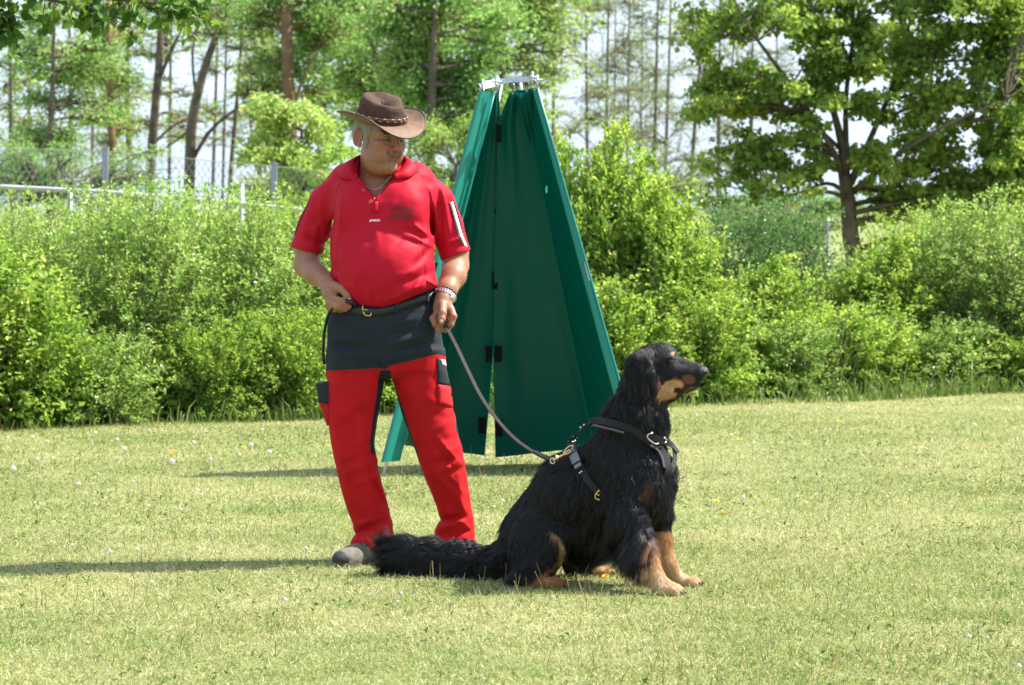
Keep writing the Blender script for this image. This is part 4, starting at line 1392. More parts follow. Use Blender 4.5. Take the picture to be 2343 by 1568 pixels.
def person():
    r = np.random.default_rng(2024)
    # ---- materials
    skin, t, b = new_mat('weathered_skin')
    c = attr_mix(t, 'red', (.30, .138, .078), (.33, .088, .058), 0, 1)
    c = attr_mix(t, 'grey', c, (.20, .125, .085), 0, 1)
    c = attr_mix(t, 'dark', c, (.045, .02, .015), 0, 1)
    n = weave(t, b, 420, .35)
    hs = t.nodes.new('ShaderNodeHueSaturation'); mr = t.nodes.new('ShaderNodeMapRange')
    mr.inputs['To Min'].default_value = .72; mr.inputs['To Max'].default_value = 1.24
    n3 = t.nodes.new('ShaderNodeTexNoise'); n3.inputs['Scale'].default_value = 60; n3.inputs['Detail'].default_value = 5
    g = t.nodes.new('ShaderNodeTexCoord'); t.links.new(g.outputs['Object'], n3.inputs['Vector'])
    t.links.new(n3.outputs['Fac'], mr.inputs['Value']); t.links.new(mr.outputs['Result'], hs.inputs['Value'])
    t.links.new(c, hs.inputs['Color']); t.links.new(hs.outputs['Color'], b.inputs['Base Color'])
    b.inputs['Roughness'].default_value = .5
    b.inputs['Subsurface Weight'].default_value = .12
    b.inputs['Subsurface Radius'].default_value = (.010, .004, .002)
    b.inputs['Specular IOR Level'].default_value = .4

    shirt_m, t, b = new_mat('red_jersey')
    c = attr_mix(t, 'seam', (.43, .0055, .021), (.19, .002, .008), 0, 1)
    t.links.new(c, b.inputs['Base Color'])
    b.inputs['Roughness'].default_value = .62; b.inputs['Sheen Weight'].default_value = .0; b.inputs['Sheen Roughness'].default_value = .4
    b.inputs['Specular IOR Level'].default_value = .14
    weave(t, b, 1400, .10)

    trous_m, t, b = new_mat('two_tone_work_cloth')
    c = attr_mix(t, 'yoke', (.018, .024, .031), (.43, .0065, .010), -.6, .6)
    c = attr_mix(t, 'seam', c, (.2, .003, .005), 0, 1)
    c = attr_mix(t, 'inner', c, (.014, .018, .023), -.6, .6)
    n2 = t.nodes.new('ShaderNodeTexNoise'); n2.inputs['Scale'].default_value = 14; n2.inputs['Detail'].default_value = 8
    g = t.nodes.new('ShaderNodeTexCoord'); t.links.new(g.outputs['Object'], n2.inputs['Vector'])
    hs = t.nodes.new('ShaderNodeHueSaturation'); mr = t.nodes.new('ShaderNodeMapRange')
    mr.inputs['From Min'].default_value = .3; mr.inputs['From Max'].default_value = .7
    mr.inputs['To Min'].default_value = .86; mr.inputs['To Max'].default_value = 1.1
    t.links.new(n2.outputs['Fac'], mr.inputs['Value']); t.links.new(mr.outputs['Result'], hs.inputs['Value'])
    t.links.new(c, hs.inputs['Color']); t.links.new(hs.outputs['Color'], b.inputs['Base Color'])
    b.inputs['Roughness'].default_value = .8; b.inputs['Specular IOR Level'].default_value = .15
    weave(t, b, 1100, .18)
    dark_cloth = simple('dark_work_cloth', (.018, .023, .03), .75, spec=.25, bump=.1, bscale=700)
    red_cloth = simple('red_work_cloth', (.41, .0065, .010), .7, spec=.25, bump=.1, bscale=700)
    leather = simple('black_belt_leather', (.014, .014, .014), .45, spec=.4)
    brass = simple('brass_fitting', (.72, .55, .22), .3, .9)
    steel = simple('brushed_steel', (.62, .62, .63), .25, .95)
    white_hair, t, b = new_mat('white_hair'); b.inputs['Base Color'].default_value = (.46, .43, .36, 1); b.inputs['Roughness'].default_value = .5
    grey_hair, t, b = new_mat('grey_hair'); b.inputs['Base Color'].default_value = (.20, .17, .135, 1); b.inputs['Roughness'].default_value = .55
    brow_hair, t, b = new_mat('brown_brow_hair'); b.inputs['Base Color'].default_value = (.085, .055, .04, 1); b.inputs['Roughness'].default_value = .55

    root = empty('person', tuple(G(900, 1290)), 'person in red polo shirt, leather hat and red work trousers holding a leash', 'person')

    # ---- head frame
    yaw, pit, rol = math.radians(40), math.radians(7), math.radians(-2)
    F = np.array([math.sin(yaw), -math.cos(yaw), 0]); Lf = np.array([math.cos(yaw), math.sin(yaw), 0]); U = np.array([0, 0, 1.])
    F, U = F * math.cos(pit) - U * math.sin(pit), U * math.cos(pit) + F * math.sin(pit)
    Lf, U = Lf * math.cos(rol) + U * math.sin(rol), U * math.cos(rol) - Lf * math.sin(rol)
    HR = np.stack([Lf, F, U], 1)
    HC = P(868, 316, 12.0); hs_ = 1.07

    def hl(p):
        return (p - HC) @ HR / hs_

    def hw(q):
        return HC + (np.asarray(q, float) * hs_) @ HR.T

    def head(p):
        q = hl(p); x = np.abs(q[:, 0]); qs = np.stack([x, q[:, 1], q[:, 2]], 1)
        d = ell(q, (0, -.012, .036), (.078, .098, .066))
        d = sm_min(d, ell(q, (0, .028, -.035), (.065, .070, .092)), .03)
        d = sm_min(d, ell(qs, (.042, .026, -.062), (.030, .046, .036)), .022)          # jowls
        d = sm_min(d, ell(q, (0, .078, -.101), (.028, .024, .021)), .018)             # chin
        d = sm_min(d, ell(q, (0, .02, -.105), (.05, .055, .028)), .03)               # double chin
        d = sm_min(d, ell(qs, (.046, .064, -.018), (.024, .024, .020)), .02)          # cheek bones
        d = sm_min(d, ell(qs, (.030, .066, -.055), (.026, .030, .030)), .02)
        d = sm_min(d, cap(qs, (.012, .092, .026), (.050, .074, .022), .011, .011), .014)   # brow ridge
        d = sm_max(d, -ell(qs, (.033, .103, .007), (.022, .021, .0135)), .010)         # sockets
        d = sm_min(d, ell(qs, (.033, .079, .005), (.0165, .0135, .0125)), .006)       # lids
        d = sm_max(d, -cap(qs, (.020, .0955, .001), (.046, .088, -.001), .0018, .0018), .003)   # narrowed eye slit
        d = sm_min(d, cap(q, (0, .094, .020), (0, .116, -.022), .0085, .0125), .012)  # nose
        d = sm_min(d, ball(q, (0, .1165, -.028), .0118), .008)
        d = sm_min(d, ell(qs, (.0125, .103, -.031), (.008, .011, .0078)), .005)
        d = sm_max(d, -ell(qs, (.006, .107, -.041), (.0035, .006, .004)), .003)
        d = sm_min(d, ell(q, (0, .089, -.050), (.028, .016, .014)), .014)             # upper lip mound
        d = sm_max(d, -cap(qs, (.022, .100, -.038), (.036, .080, -.066), .003, .003), .010)   # nasolabial crease
        d = sm_min(d, cap(qs, (0, .1015, -.0545), (.022, .091, -.058), .0048, .003), .004)
        d = sm_min(d, cap(qs, (0, .0995, -.0655), (.018, .090, -.0645), .0062, .004), .005)
        d = sm_max(d, -cap(qs, (0, .107, -.0598), (.025, .093, -.0608), .0022, .0018), .003)  # mouth line
        d = sm_max(d, -cap(qs, (0, .099, -.079), (.014, .091, -.078), .004, .004), .008)
        for a_, b_ in (((.050, .078, .008), (.068, .052, .014)), ((.050, .077, .000), (.068, .052, -.002)), ((.020, .097, -.013), (.048, .082, -.015)), ((.034, .086, -.062), (.040, .066, -.090)), ((0, .094, .046), (.05, .070, .044)), ((0, .088, .058), (.05, .064, .056))):
            d = sm_max(d, -cap(qs, a_, b_, .0014, .0012), .006)
        d = sm_max(d, -ball(q, (0, .103, -.100), .004), .006)
        d = d - .0009 * vnoise(q * 120)
        # ear
        ea = math.radians(28)
        Re = np.array([[math.cos(ea), -math.sin(ea), 0], [math.sin(ea), math.cos(ea), 0], [0, 0, 1.]])
        e = ell(qs, (.087, -.018, -.004), (.007, .021, .035), Re)
        e = sm_min(e, ell(qs, (.084, -.006, -.030), (.006, .010, .012)), .006)
        e = sm_max(e, -ell(qs, (.0935, -.012, -.003), (.0085, .013, .024), Re), .003)
        return sm_min(d, e, .006) * hs_

    def fingers(p, chains):
        d = None
        for pts, rad in chains:
            k = chain(p, [P(*q) for q in pts], rad, .006)
            d = k if d is None else sm_min(d, k, .004)
        return d

    px = 1 / 578.0

    def body(p):
        d = near_only(p, HC, .235, head)
        # neck and upper chest
        nk = cap(p, P(862, 350, 12.06), P(866, 425, 12.10), .064, .082)
        nk = sm_min(nk, ell(p, P(868, 470, 12.09), (.135, .105, .13)), .05)
        d = sm_min(d, nk, .03)
        d = np.minimum(d, loft(p, *lev([(430, 790, 955, .03, .09), (600, 790, 970, .0, .13), (720, 780, 980, 0, .12)])) + .01)
        # arms
        A = chain(p, [P(795, 415, 12.08), P(747, 466, 12.10), P(716, 530, 12.13), P(704, 565, 12.13), P(702, 606, 12.12), P(722, 628, 12.04), P(748, 648, 11.97)], (.05, .05, .046, .046, .050, .043, .0285), .02)
        B = chain(p, [P(955, 410, 12.08), P(994, 464, 12.10), P(1020, 520, 12.13), P(1044, 575, 12.13), P(1042, 607, 12.12), P(1037, 632, 12.06), P(1024, 662, 12.0), P(1015, 683, 11.97)], (.05, .05, .046, .046, .050, .048, .036, .0305), .02)
        H1 = near_only(p, P(766, 680, 11.94), .15, hand1)
        H2 = near_only(p, P(1012, 720, 11.94), .15, hand2)
        arms = np.minimum(sm_min(A, H1, .015), sm_min(B, H2, .015))
        return np.minimum(d, arms)

    def hand1(p):
        h1 = ell(p, P(756, 672, 11.945), (.030, .026, .044))
        h1 = sm_min(h1, cap(p, P(748, 650, 11.965), P(757, 668, 11.945), .029, .028), .02)
        h1 = sm_min(h1, cap(p, P(764, 656, 11.94), P(776, 662, 11.925), .020, .017), .015)
        f1 = fingers(p, [(((756, 681, 11.925), (782, 690, 11.895), (797, 701, 11.905), (790, 706, 11.93)), (.0155, .0145, .0125, .011)),
                         (((752, 692, 11.925), (774, 702, 11.895), (789, 707, 11.91), (782, 709, 11.93)), (.015, .0140, .0120, .011)),
                         (((750, 699, 11.94), (766, 707, 11.915), (778, 710, 11.93)), (.014, .0125, .011)),
                         (((749, 701, 11.96), (760, 708, 11.945), (768, 710, 11.955)), (.013, .0115, .010)),
                         (((768, 655, 11.93), (781, 662, 11.91), (794, 676, 11.90), (799, 687, 11.905)), (.0165, .0155, .0145, .0115))])
        return sm_min(h1, f1, .007)

    def hand2(p):
        h2 = ell(p, P(1012, 708, 11.955), (.036, .026, .046))
        h2 = sm_min(h2, cap(p, P(1015, 683, 11.97), P(1013, 700, 11.955), .0315, .033), .02)
        f2 = fingers(p, [(((1031, 706, 11.945), (1037, 724, 11.92), (1031, 743, 11.915), (1020, 752, 11.93)), (.0145, .0140, .0125, .011)),
                         (((1022, 722, 11.97), (1030, 741, 11.95), (1022, 754, 11.945), (1008, 753, 11.94)), (.0145, .0135, .0125, .011)),
                         (((1000, 716, 11.945), (990, 729, 11.925), (995, 741, 11.915), (1008, 744, 11.92)), (.0135, .0135, .0125, .011)),
                         (((1002, 728, 11.95), (995, 742, 11.935), (1003, 753, 11.925), (1018, 755, 11.93)), (.013, .0130, .012, .010)),
                         (((1012, 698, 11.93), (1012, 716, 11.90), (1010, 730, 11.89), (1009, 740, 11.895)), (.0175, .0160, .0150, .0115))])
        return sm_min(h2, f2, .006)

    V, Q = surface(body, P(640, 1262, 12.3) * [1, 0, 1] + [0, 11.84, 0], P(1100, 225, 12.3) * [1, 0, 1] + [0, 12.36, 0], .0035, 'body')
    V = smooth_mesh(V, Q, 1, .4)
    q = hl(V); x = np.abs(q[:, 0])
    def blob(c, rr): return np.exp(-np.sum(((np.stack([x, q[:, 1], q[:, 2]], 1) - c) / rr) ** 2, 1))
    red = .9 * blob((.012, .112, -.03), (.02, .03, .02)) + .55 * blob((.05, .07, -.03), (.025, .03, .025)) + .8 * blob((.09, -.015, -.005), (.02, .035, .05)) + \
        1.0 * blob((.0, .1, -.066), (.024, .03, .006)) + .45 * blob((.0, .1, -.054), (.024, .03, .004)) + .45 * blob((.0, .08, -.2), (.2, .2, .08))
    grey = .45 * blob((.025, .08, -.095), (.045, .05, .03)) + .4 * blob((.06, .04, -.05), (.02, .04, .04)) + .5 * blob((.075, -.04, .02), (.04, .06, .04)) + .5 * blob((.033, .095, .004), (.02, .02, .010))
    uu, vv = PX(V[:, 0], V[:, 1], V[:, 2])
    kn = np.zeros(len(V))
    for a, b_ in ((797, 676), (797, 701), (789, 707), (1011, 720), (1037, 725), (990, 730), (1030, 742), (997, 744)):
        kn += .5 * np.exp(-((uu - a) ** 2 + (vv - b_) ** 2) / 60)
    red = np.clip(red + kn + .2 * vnoise(V * 40), 0, 1)
    qq = np.stack([x, q[:, 1], q[:, 2]], 1)
    lash = np.exp(-(np.maximum(cap(qq, (.019, .094, .0005), (.047, .085, -.001), .001, .001), 0) / .0034) ** 2)
    lipl = np.exp(-(np.maximum(cap(qq, (0, .104, -.0598), (.026, .092, -.0612), .001, .001), 0) / .0030) ** 2)
    nost = np.exp(-(np.maximum(ball(qq, (.007, .106, -.0405), .002), 0) / .003) ** 2)
    bo = obj('body', mesh_data('body', V, Q, True, {'red': red, 'grey': np.clip(grey, 0, 1), 'dark': np.clip(lash * .9 + lipl * .75 + nost * .8, 0, 1)}), skin, root)
    BV, BQ = V, Q
    BN = vnormals(V, Q)

    # thumb nails
    nail = simple('finger_nail', (.66, .42, .34), .3)
    for a, b_, rr in ((1009.3, 735, (.0075, .003, .0085)), (799, 685, (.006, .003, .006))):
        fm = FrontMap(V[(np.abs(uu - a) < 30) & (np.abs(vv - b_) < 30)], np.zeros((0, 4), int)) if False else None
        k = np.where((np.abs(uu - a) < 3) & (np.abs(vv - b_) < 3))[0]
        yy = V[k, 1].min()
        m = MB(); m.ball(P(a, b_, yy + .0012), rr, 10, 6); m.build('thumb_nail', nail, bo, True)

    # ---- eyes, brows, moustache, hair
    eye_m = simple('eye_dark', (.05, .035, .03), .25)
    for s in (-1, 1):
        m = MB(); m.ball(hw((s * .033, .0835, .0005)), (.010, .010, .0032), 10, 6, HR); m.build('eye', eye_m, bo, True)

    def strands(name, mask, nst, dirf, ln, mat, rad, seg=4, jit=.35, curl=0.0, lift=.6):
        idx = np.where(mask)[0]
        if len(idx) == 0: return None
        i = r.choice(idx, nst)
        p0 = BV[i] + r.normal(0, .0012, (nst, 3)); nn = BN[i]
        d = dirf(i) + r.normal(0, jit, (nst, 3))
        L = ln * r.uniform(.6, 1.15, nst)
        out = np.zeros((nst, seg, 3)); cur = np.zeros((nst, 3)); dd = unit(nn * lift + d)
        for k in range(seg):
            cur = cur + dd * (L / seg)[:, None]; out[:, k] = cur
            dd = unit(dd + d * .6 - nn * .15 + r.normal(0, curl, (nst, 3)))
        return hair(name, p0, out, mat, root, rad)
    ql = hl(BV)
    ax, ay, az = np.abs(ql[:, 0]), ql[:, 1], ql[:, 2]
    down = -U
    hm = (az > -.045 - .3 * np.minimum(ay, 0) * 0) & (az < .075) & (ay < .030) & ~((np.hypot((ay + .018) / .026, (az + .004) / .042) < 1) & (ax > .072)) & ((ay < -.02) | (az > .012) | ((ay > .000) & (ay < .030) & (az > -.038) & (az < .03)))
    hm &= ~((ay > .012) & (az > .045)) & ~((ay < -.02) & (az < .004)) & ~((ay > .020) & (az < .03)) & ~((ay > 0) & (az < -.030 + ay * .4))
    strands('hair', hm, 9000, lambda i: down * .9 - F * .25, .034, white_hair, .00030, 4, .16, lift=.22)
    mm = (ax < .030) & (ay > .07) & (az < -.040 - ax * .2) & (az > -.0525 - ax * .35)
    strands('moustache', mm, 650, lambda i: down * .9 + np.sign(ql[i, 0])[:, None] * Lf * .7, .0065, grey_hair, .00026, 3, .25)
    bm_ = (ax > .014) & (ax < .052) & (ay > .06) & (az > .020) & (az < .031)
    strands('eyebrow', bm_, 950, lambda i: np.sign(ql[i, 0])[:, None] * Lf * .8 + U * .3, .007, brow_hair, .0004, 3, .2)
    am = (vv > 590) & (vv < 660) & ((uu < 750) | (uu > 1005))
    strands('arm_hair', am, 700, lambda i: np.tile(-U * .7, (len(i), 1)), .011, white_hair, .0001, 3, .5)

    # ---- shirt
    torso = lev([(372, 815, 930, .05, .07), (384, 790, 958, .04, .09), (400, 772, 976, .02, .115), (430, 759, 989, .01, .133), (465, 752, 990, .0, .145),
                 (510, 753, 986, -.005, .152), (550, 755, 994, -.015, .162), (590, 757, 993, -.025, .172), (625, 757, 996, -.03, .176), (655, 762, 1001, -.028, .170), (680, 770, 1001, -.02, .158), (705, 782, 995, -.01, .146), (725, 790, 985, 0, .12)])
    hemx = [740, 760, 800, 840, 876, 915, 950, 985, 1010]; hemy = [662, 676, 696, 702, 704, 692, 677, 664, 655]
    SF = [  # folds: ridges and valleys on the shirt
        (948, 514, 985, 542, .006, 5), (930, 524, 980, 556, -.006, 5), (940, 535, 992, 566, .005, 5), (915, 545, 960, 560, -.004, 6),
        (990, 470, 985, 560, -.006, 5), (900, 640, 985, 600, .003, 8), (890, 660, 990, 622, -.004, 7), (880, 690, 985, 645, .004, 7), (870, 700, 960, 672, -.003, 5),
        (975, 640, 1000, 655, .006, 4), (770, 470, 757, 530, -.006, 6), (778, 455, 772, 560, .004, 8),
        (840, 690, 836, 660, .003, 5), (855, 700, 852, 670, -.003, 4), (868, 702, 868, 676, .003, 4), (812, 690, 806, 650, .003, 5),
        (758, 600, 800, 650, -.004, 9), (985, 425, 1000, 520, .005, 5), (1000, 430, 1014, 530, -.005, 5), (1012, 430, 1028, 530, .005, 5),
        (1026, 450, 1040, 540, -.004, 5), (1020, 560, 1062, 540, .006, 5), (1016, 578, 1066, 560, -.0015, 4), (700, 520, 750, 540, .006, 6), (690, 540, 745, 560, -.006, 5), (685, 556, 738, 570, .005, 5),
        (720, 470, 735, 560, -.004, 7), (705, 480, 690, 560, .004, 8), (745, 430, 725, 500, .003, 8), (848, 505, 840, 560, -.003, 7), (858, 510, 866, 560, .002, 7), (930, 520, 900, 570, -.003, 10)]

    SF += [(800, 660, 835, 600, .0025, 9), (905, 690, 930, 640, .003, 6), (920, 690, 950, 636, -.003, 5), (935, 684, 968, 632, .003, 5), (826, 698, 822, 668, -.0025, 4), (846, 700, 845, 664, .0025, 4),
           (775, 660, 800, 690, .004, 5), (766, 640, 790, 690, -.004, 5), (905, 455, 870, 520, .0025, 8), (880, 520, 930, 560, -.002, 9), (765, 480, 800, 520, .003, 8), (762, 500, 805, 548, -.003, 8), (990, 540, 950, 590, .004, 6), (992, 560, 945, 612, -.0035, 6),
           (1010, 480, 1022, 560, .004, 5), (732, 500, 715, 560, .004, 6), (1035, 500, 1050, 560, .003, 4)]

    def sleeveL(p):
        d = chain(p, [P(796, 416, 12.08), P(747, 464, 12.10), P(721, 515, 12.13), P(695, 590, 12.13)], (.074, .062, .062, .066), .04)
        a, b_ = P(695, 572, 12.13), P(712, 515, 12.13)
        ax_ = unit(np.array([-(580 - 564), 0, -(730 - 660.)])); ax_ = unit(np.array([-16 * 1., 0, -70.]))
        cutp = (p - a) @ unit(np.array([.22, 0, -1.]) * [-1, 1, 1])
        inner = chain(p, [P(700, 550, 12.13), P(691, 615, 12.13)], (.05, .056), .01)
        d = sm_max(d, cutp, .004)
        return np.maximum(d, -np.maximum(inner, -(cutp + .022)))

    def sleeveR(p):
        d = chain(p, [P(948, 414, 12.08), P(995, 463, 12.10), P(1018, 515, 12.13), P(1048, 600, 12.13)], (.075, .068, .064, .062), .04)
        a = P(1044, 584, 12.13)
        cutp = (p - a) @ unit(np.array([.40, 0, -1.]))
        inner = chain(p, [P(1035, 555, 12.13), P(1053, 622, 12.13)], (.044, .049), .01)
        d = sm_max(d, cutp, .004)
        return np.maximum(d, -np.maximum(inner, -(cutp + .022)))

    def shirt(p):
        d = loft(p, *torso, sq=2.25)
        sh = chain(p, [P(800, 418, 12.09), P(832, 396, 12.11), P(900, 396, 12.11), P(942, 416, 12.09)], (.07, .058, .058, .07), .03)
        d = sm_min(d, sh, .03)
        d = sm_min(d, ell(p, P(880, 615, 11.93), (.125, .085, .13)), .05)     # belly
        d = sm_min(d, ell(p, P(925, 475, 11.95), (.07, .05, .07)), .05)       # chest
        d = sm_min(d, ell(p, P(810, 480, 11.96), (.06, .05, .07)), .05)
        d = sm_min(d, sm_min(sleeveL(p), sleeveR(p), .001), .018)
        u, v = PX(p[:, 0], p[:, 1], p[:, 2])
        nr = np.abs(d) < .045; fo = np.zeros(len(p)); fo[nr] = folds(u[nr], v[nr], SF)
        d = d - fo * 2.0 - .0026 * vnoise(p * np.array([9, 9, 14]) + 5) - .0012 * vnoise(p * 34)
        # cut away below the waist line and inside the open neck
        hem = np.interp(u, hemx, hemy)
        under = (v - hem) * px
        arm = (u < 752) | (u > 1003)
        d = np.where(arm, d, sm_max(d, under, .02))
        t_ = np.clip((v - 404) / 53, 0, 1)
        vl, vr = 818 + (859 - 818) * t_, 906 + (860 - 906) * t_
        vee = np.maximum(np.maximum(vl - u, u - vr), v - 457) * px
        vee = np.maximum(vee, p[:, 1] - 12.05)
        d = sm_max(d, -vee, .003)
        nk = cap(p, P(866, 345, 12.05), P(868, 405, 12.05), .085, .078)
        return np.maximum(d, -nk)

    V, Q = surface(shirt, P(648, 735, 12.3) * [1, 0, 1] + [0, 11.80, 0], P(1086, 355, 12.3) * [1, 0, 1] + [0, 12.38, 0], .0052, 'shirt')
    V = smooth_mesh(V, Q, 1, .35)
    u, v = PX(V[:, 0], V[:, 1], V[:, 2])
    # sewn seams: raglan lines, side panels
    seam = np.zeros(len(V))
    for pts in ([(800, 390), (772, 430), (757, 500), (755, 525)], [(945, 385), (968, 410), (985, 455), (988, 520)], [(772, 540), (768, 620), (772, 680)], [(962, 545), (968, 600), (978, 660)]):
        for a, b_ in zip(pts[:-1], pts[1:]):
            d, _ = seg2(u, v, a, b_); seam = np.maximum(seam, np.exp(-(d / 1.1) ** 2))
    front = V[:, 1] < 12.12
    V = V + vnormals(V, Q) * (-.0022 * seam * front)[:, None]
    so = obj('shirt', mesh_data('shirt', V, Q, True, {'seam': seam * front * .55}), shirt_m, root)
    so['label'] = 'red short sleeved polo shirt'
    fs = FrontMap(V, Q)
    # collar
    inn = spline([P(819, 407, 11.975), P(811, 385, 11.995), P(813, 362, 12.06), P(868, 348, 12.15), P(926, 360, 12.05), P(921, 384, 11.985), P(897, 404, 11.955)], 40)
    outp = spline([P(815, 412, 11.955), P(783, 405, 11.975), P(776, 386, 12.07), P(868, 384, 12.23), P(955, 384, 12.06), P(940, 402, 11.965), P(905, 409, 11.94)], 40)
    mid = (inn + outp) / 2 + np.array([0, -.003, .007])
    Vc = []
    for a in range(40):
        Vc += [inn[a] - [0, 0, .012], inn[a] + [0, 0, .004], mid[a], outp[a], outp[a] - [0, -.004, .004]]
    Fc = [(i * 5 + j, i * 5 + j + 1, (i + 1) * 5 + j + 1, (i + 1) * 5 + j) for i in range(39) for j in range(4)]
    me = mesh_data('collar', np.array(Vc), np.array(Fc), True, {'seam': np.zeros(len(Vc))})
    co = obj('collar', me, shirt_m, so)
    md = co.modifiers.new('thick', 'SOLIDIFY'); md.thickness = .0025; md.offset = 0
    # placket and buttons
    ln, nn = fs.line([(818, 409), (838, 432), (858, 458), (857, 487)], 12, .0005)
    m = MB(); m.strap(ln, nn, np.linspace(.014, .022, 12), .003); o = m.build('placket', shirt_m, so, True)
    ln, nn = fs.line([(905, 408), (880, 434), (861, 458)], 10, .0005)
    m = MB(); m.strap(ln, nn, .012, .003); o = m.build('placket', shirt_m, so, True)
    ring = simple('shirt_button', (.55, .10, .11), .35)
    for a, b_ in ((831, 437), (848, 462)):
        c_, nn = fs.get(a, b_, .004); m = MB()
        e1 = unit(np.cross(nn, [0, 0, 1])); e2 = np.cross(nn, e1)
        m.tube([c_ + .0055 * (math.cos(q_) * e1 + math.sin(q_) * e2) for q_ in np.linspace(0, 2 * math.pi, 13)], .0016, 5)
        m.build('button', ring, so, True)
    # sleeve stripes: white tape edged dark, outer side of each sleeve
    tape_w = simple('white_tape', (.80, .78, .76), .6); tape_d = simple('dark_piping', (.02, .02, .03), .6)
    ln, nn = fs.line([(1032, 463), (1043, 500), (1053, 535), (1059, 550), (1065, 564)], 22, .001)
    m = MB(); m.strap(ln, nn, .015, .0015); m.build('sleeve_stripe', tape_w, so, True)
    for off in (-6, 5.5):
        ln, nn = fs.line([(1032 + off, 463), (1044 + off, 500), (1052 + off, 535), (1058 + off, 550), (1064 + off, 563)], 22, .0012)
        m = MB(); m.strap(ln, nn, .0045, .002); m.build('sleeve_piping', tape_d, so, True)
    ln, nn = fs.line([(706, 464), (690, 497), (678, 528), (669, 548), (663, 563)], 16, .0012)
    m = MB(); m.strap(ln, nn, .006, .002); m.build('sleeve_piping', tape_d, so, True)
    # printed words
    def words(txt, x0, x1, y0, y1, mat, slant=0.0, bold=.0, rise=0.0):
        cu = bpy.data.curves.new('words', 'FONT'); cu.body = txt; cu.offset = bold; cu.resolution_u = 3
        to = bpy.data.objects.new('words', cu); col().objects.link(to)
        dg = bpy.context.evaluated_depsgraph_get()
        me = bpy.data.meshes.new_from_object(to.evaluated_get(dg))
        bpy.data.objects.remove(to)
        n_ = len(me.vertices); co_ = np.empty(n_ * 3, np.float32); me.vertices.foreach_get('co', co_); co_ = co_.reshape(-1, 3)
        a = (co_[:, 0] - co_[:, 0].min()) / np.ptp(co_[:, 0]); b_ = (co_[:, 1] - co_[:, 1].min()) / np.ptp(co_[:, 1])
        X = x0 + (x1 - x0) * a + slant * b_; Yp = y1 - (y1 - y0) * b_ + rise * a
        W3 = np.array([fs.get(xx, yy, .0032, 30)[0] for xx, yy in zip(X, Yp)], np.float32)
        me.vertices.foreach_set('co', W3.ravel()); me.update()
        o = obj('printed_words', me, None, so); me.materials.clear(); me.materials.append(mat)
        return o
    prt = simple('dark_red_print', (.115, .006, .012), .6); prw = simple('white_print', (.78, .76, .75), .6)
    words('AGRARHANDEL', 893, 949, 471, 482.5, prt, 1, .012, 3)
    words('LINK', 894, 944, 488, 501, prt, 2, .035, 2)
    words('JAKO', 844, 869, 502, 508.5, prw, 1, .05, .5)
    # necklace
    fb = FrontMap(BV, BQ)
    ln, nn = fb.line([(822, 395), (830, 418), (845, 432), (862, 433), (882, 418), (900, 402)], 20, .0015)
    m = MB(); m.tube(ln, .0018, 5); m.build('necklace', simple('gold_chain', (.85, .62, .28), .25, .95), root, True)

    # ---- trousers
    pelv = lev([(655, 765, 1000, -.0, .135), (685, 757, 1001, -.005, .140), (720, 749, 1003, -.006, .146), (770, 750, 1010, -.004, .146), (810, 749, 1016, .0, .14), (845, 747, 1019, .0, .125), (862, 748, 1021, .0, .10)])
    legL = lev([(800, 749, 884, -.01, .13), (850, 748, 882, -.01, .122), (900, 750, 874, -.012, .115), (960, 752, 863, -.015, .106), (1010, 758, 857, -.022, .10), (1045, 764, 858, -.025, .097), (1070, 769, 866, -.02, .096), (1110, 778, 875, -.01, .092), (1165, 794, 890, .0, .088), (1200, 808, 896, .005, .084), (1222, 812, 900, .0, .082), (1236, 804, 900, -.012, .086), (1249, 799, 899, -.02, .088)])
    legR = lev([(800, 888, 1017, .02, .13), (835, 890, 1018, .02, .125), (860, 894, 1021, .02, .12), (900, 907, 1027, .02, .115), (950, 922, 1040, .018, .108), (1000, 940, 1050, .012, .104), (1040, 952, 1060, .015, .101), (1070, 961, 1066, .025, .098), (1100, 972, 1070, .04, .094), (1130, 984, 1074, .06, .09), (1170, 1000, 1079, .08, .088), (1190, 1004, 1082, .09, .086), (1210, 998, 1084, .09, .087), (1230, 992, 1085, .085, .09), (1256, 992, 1086, .08, .092)])
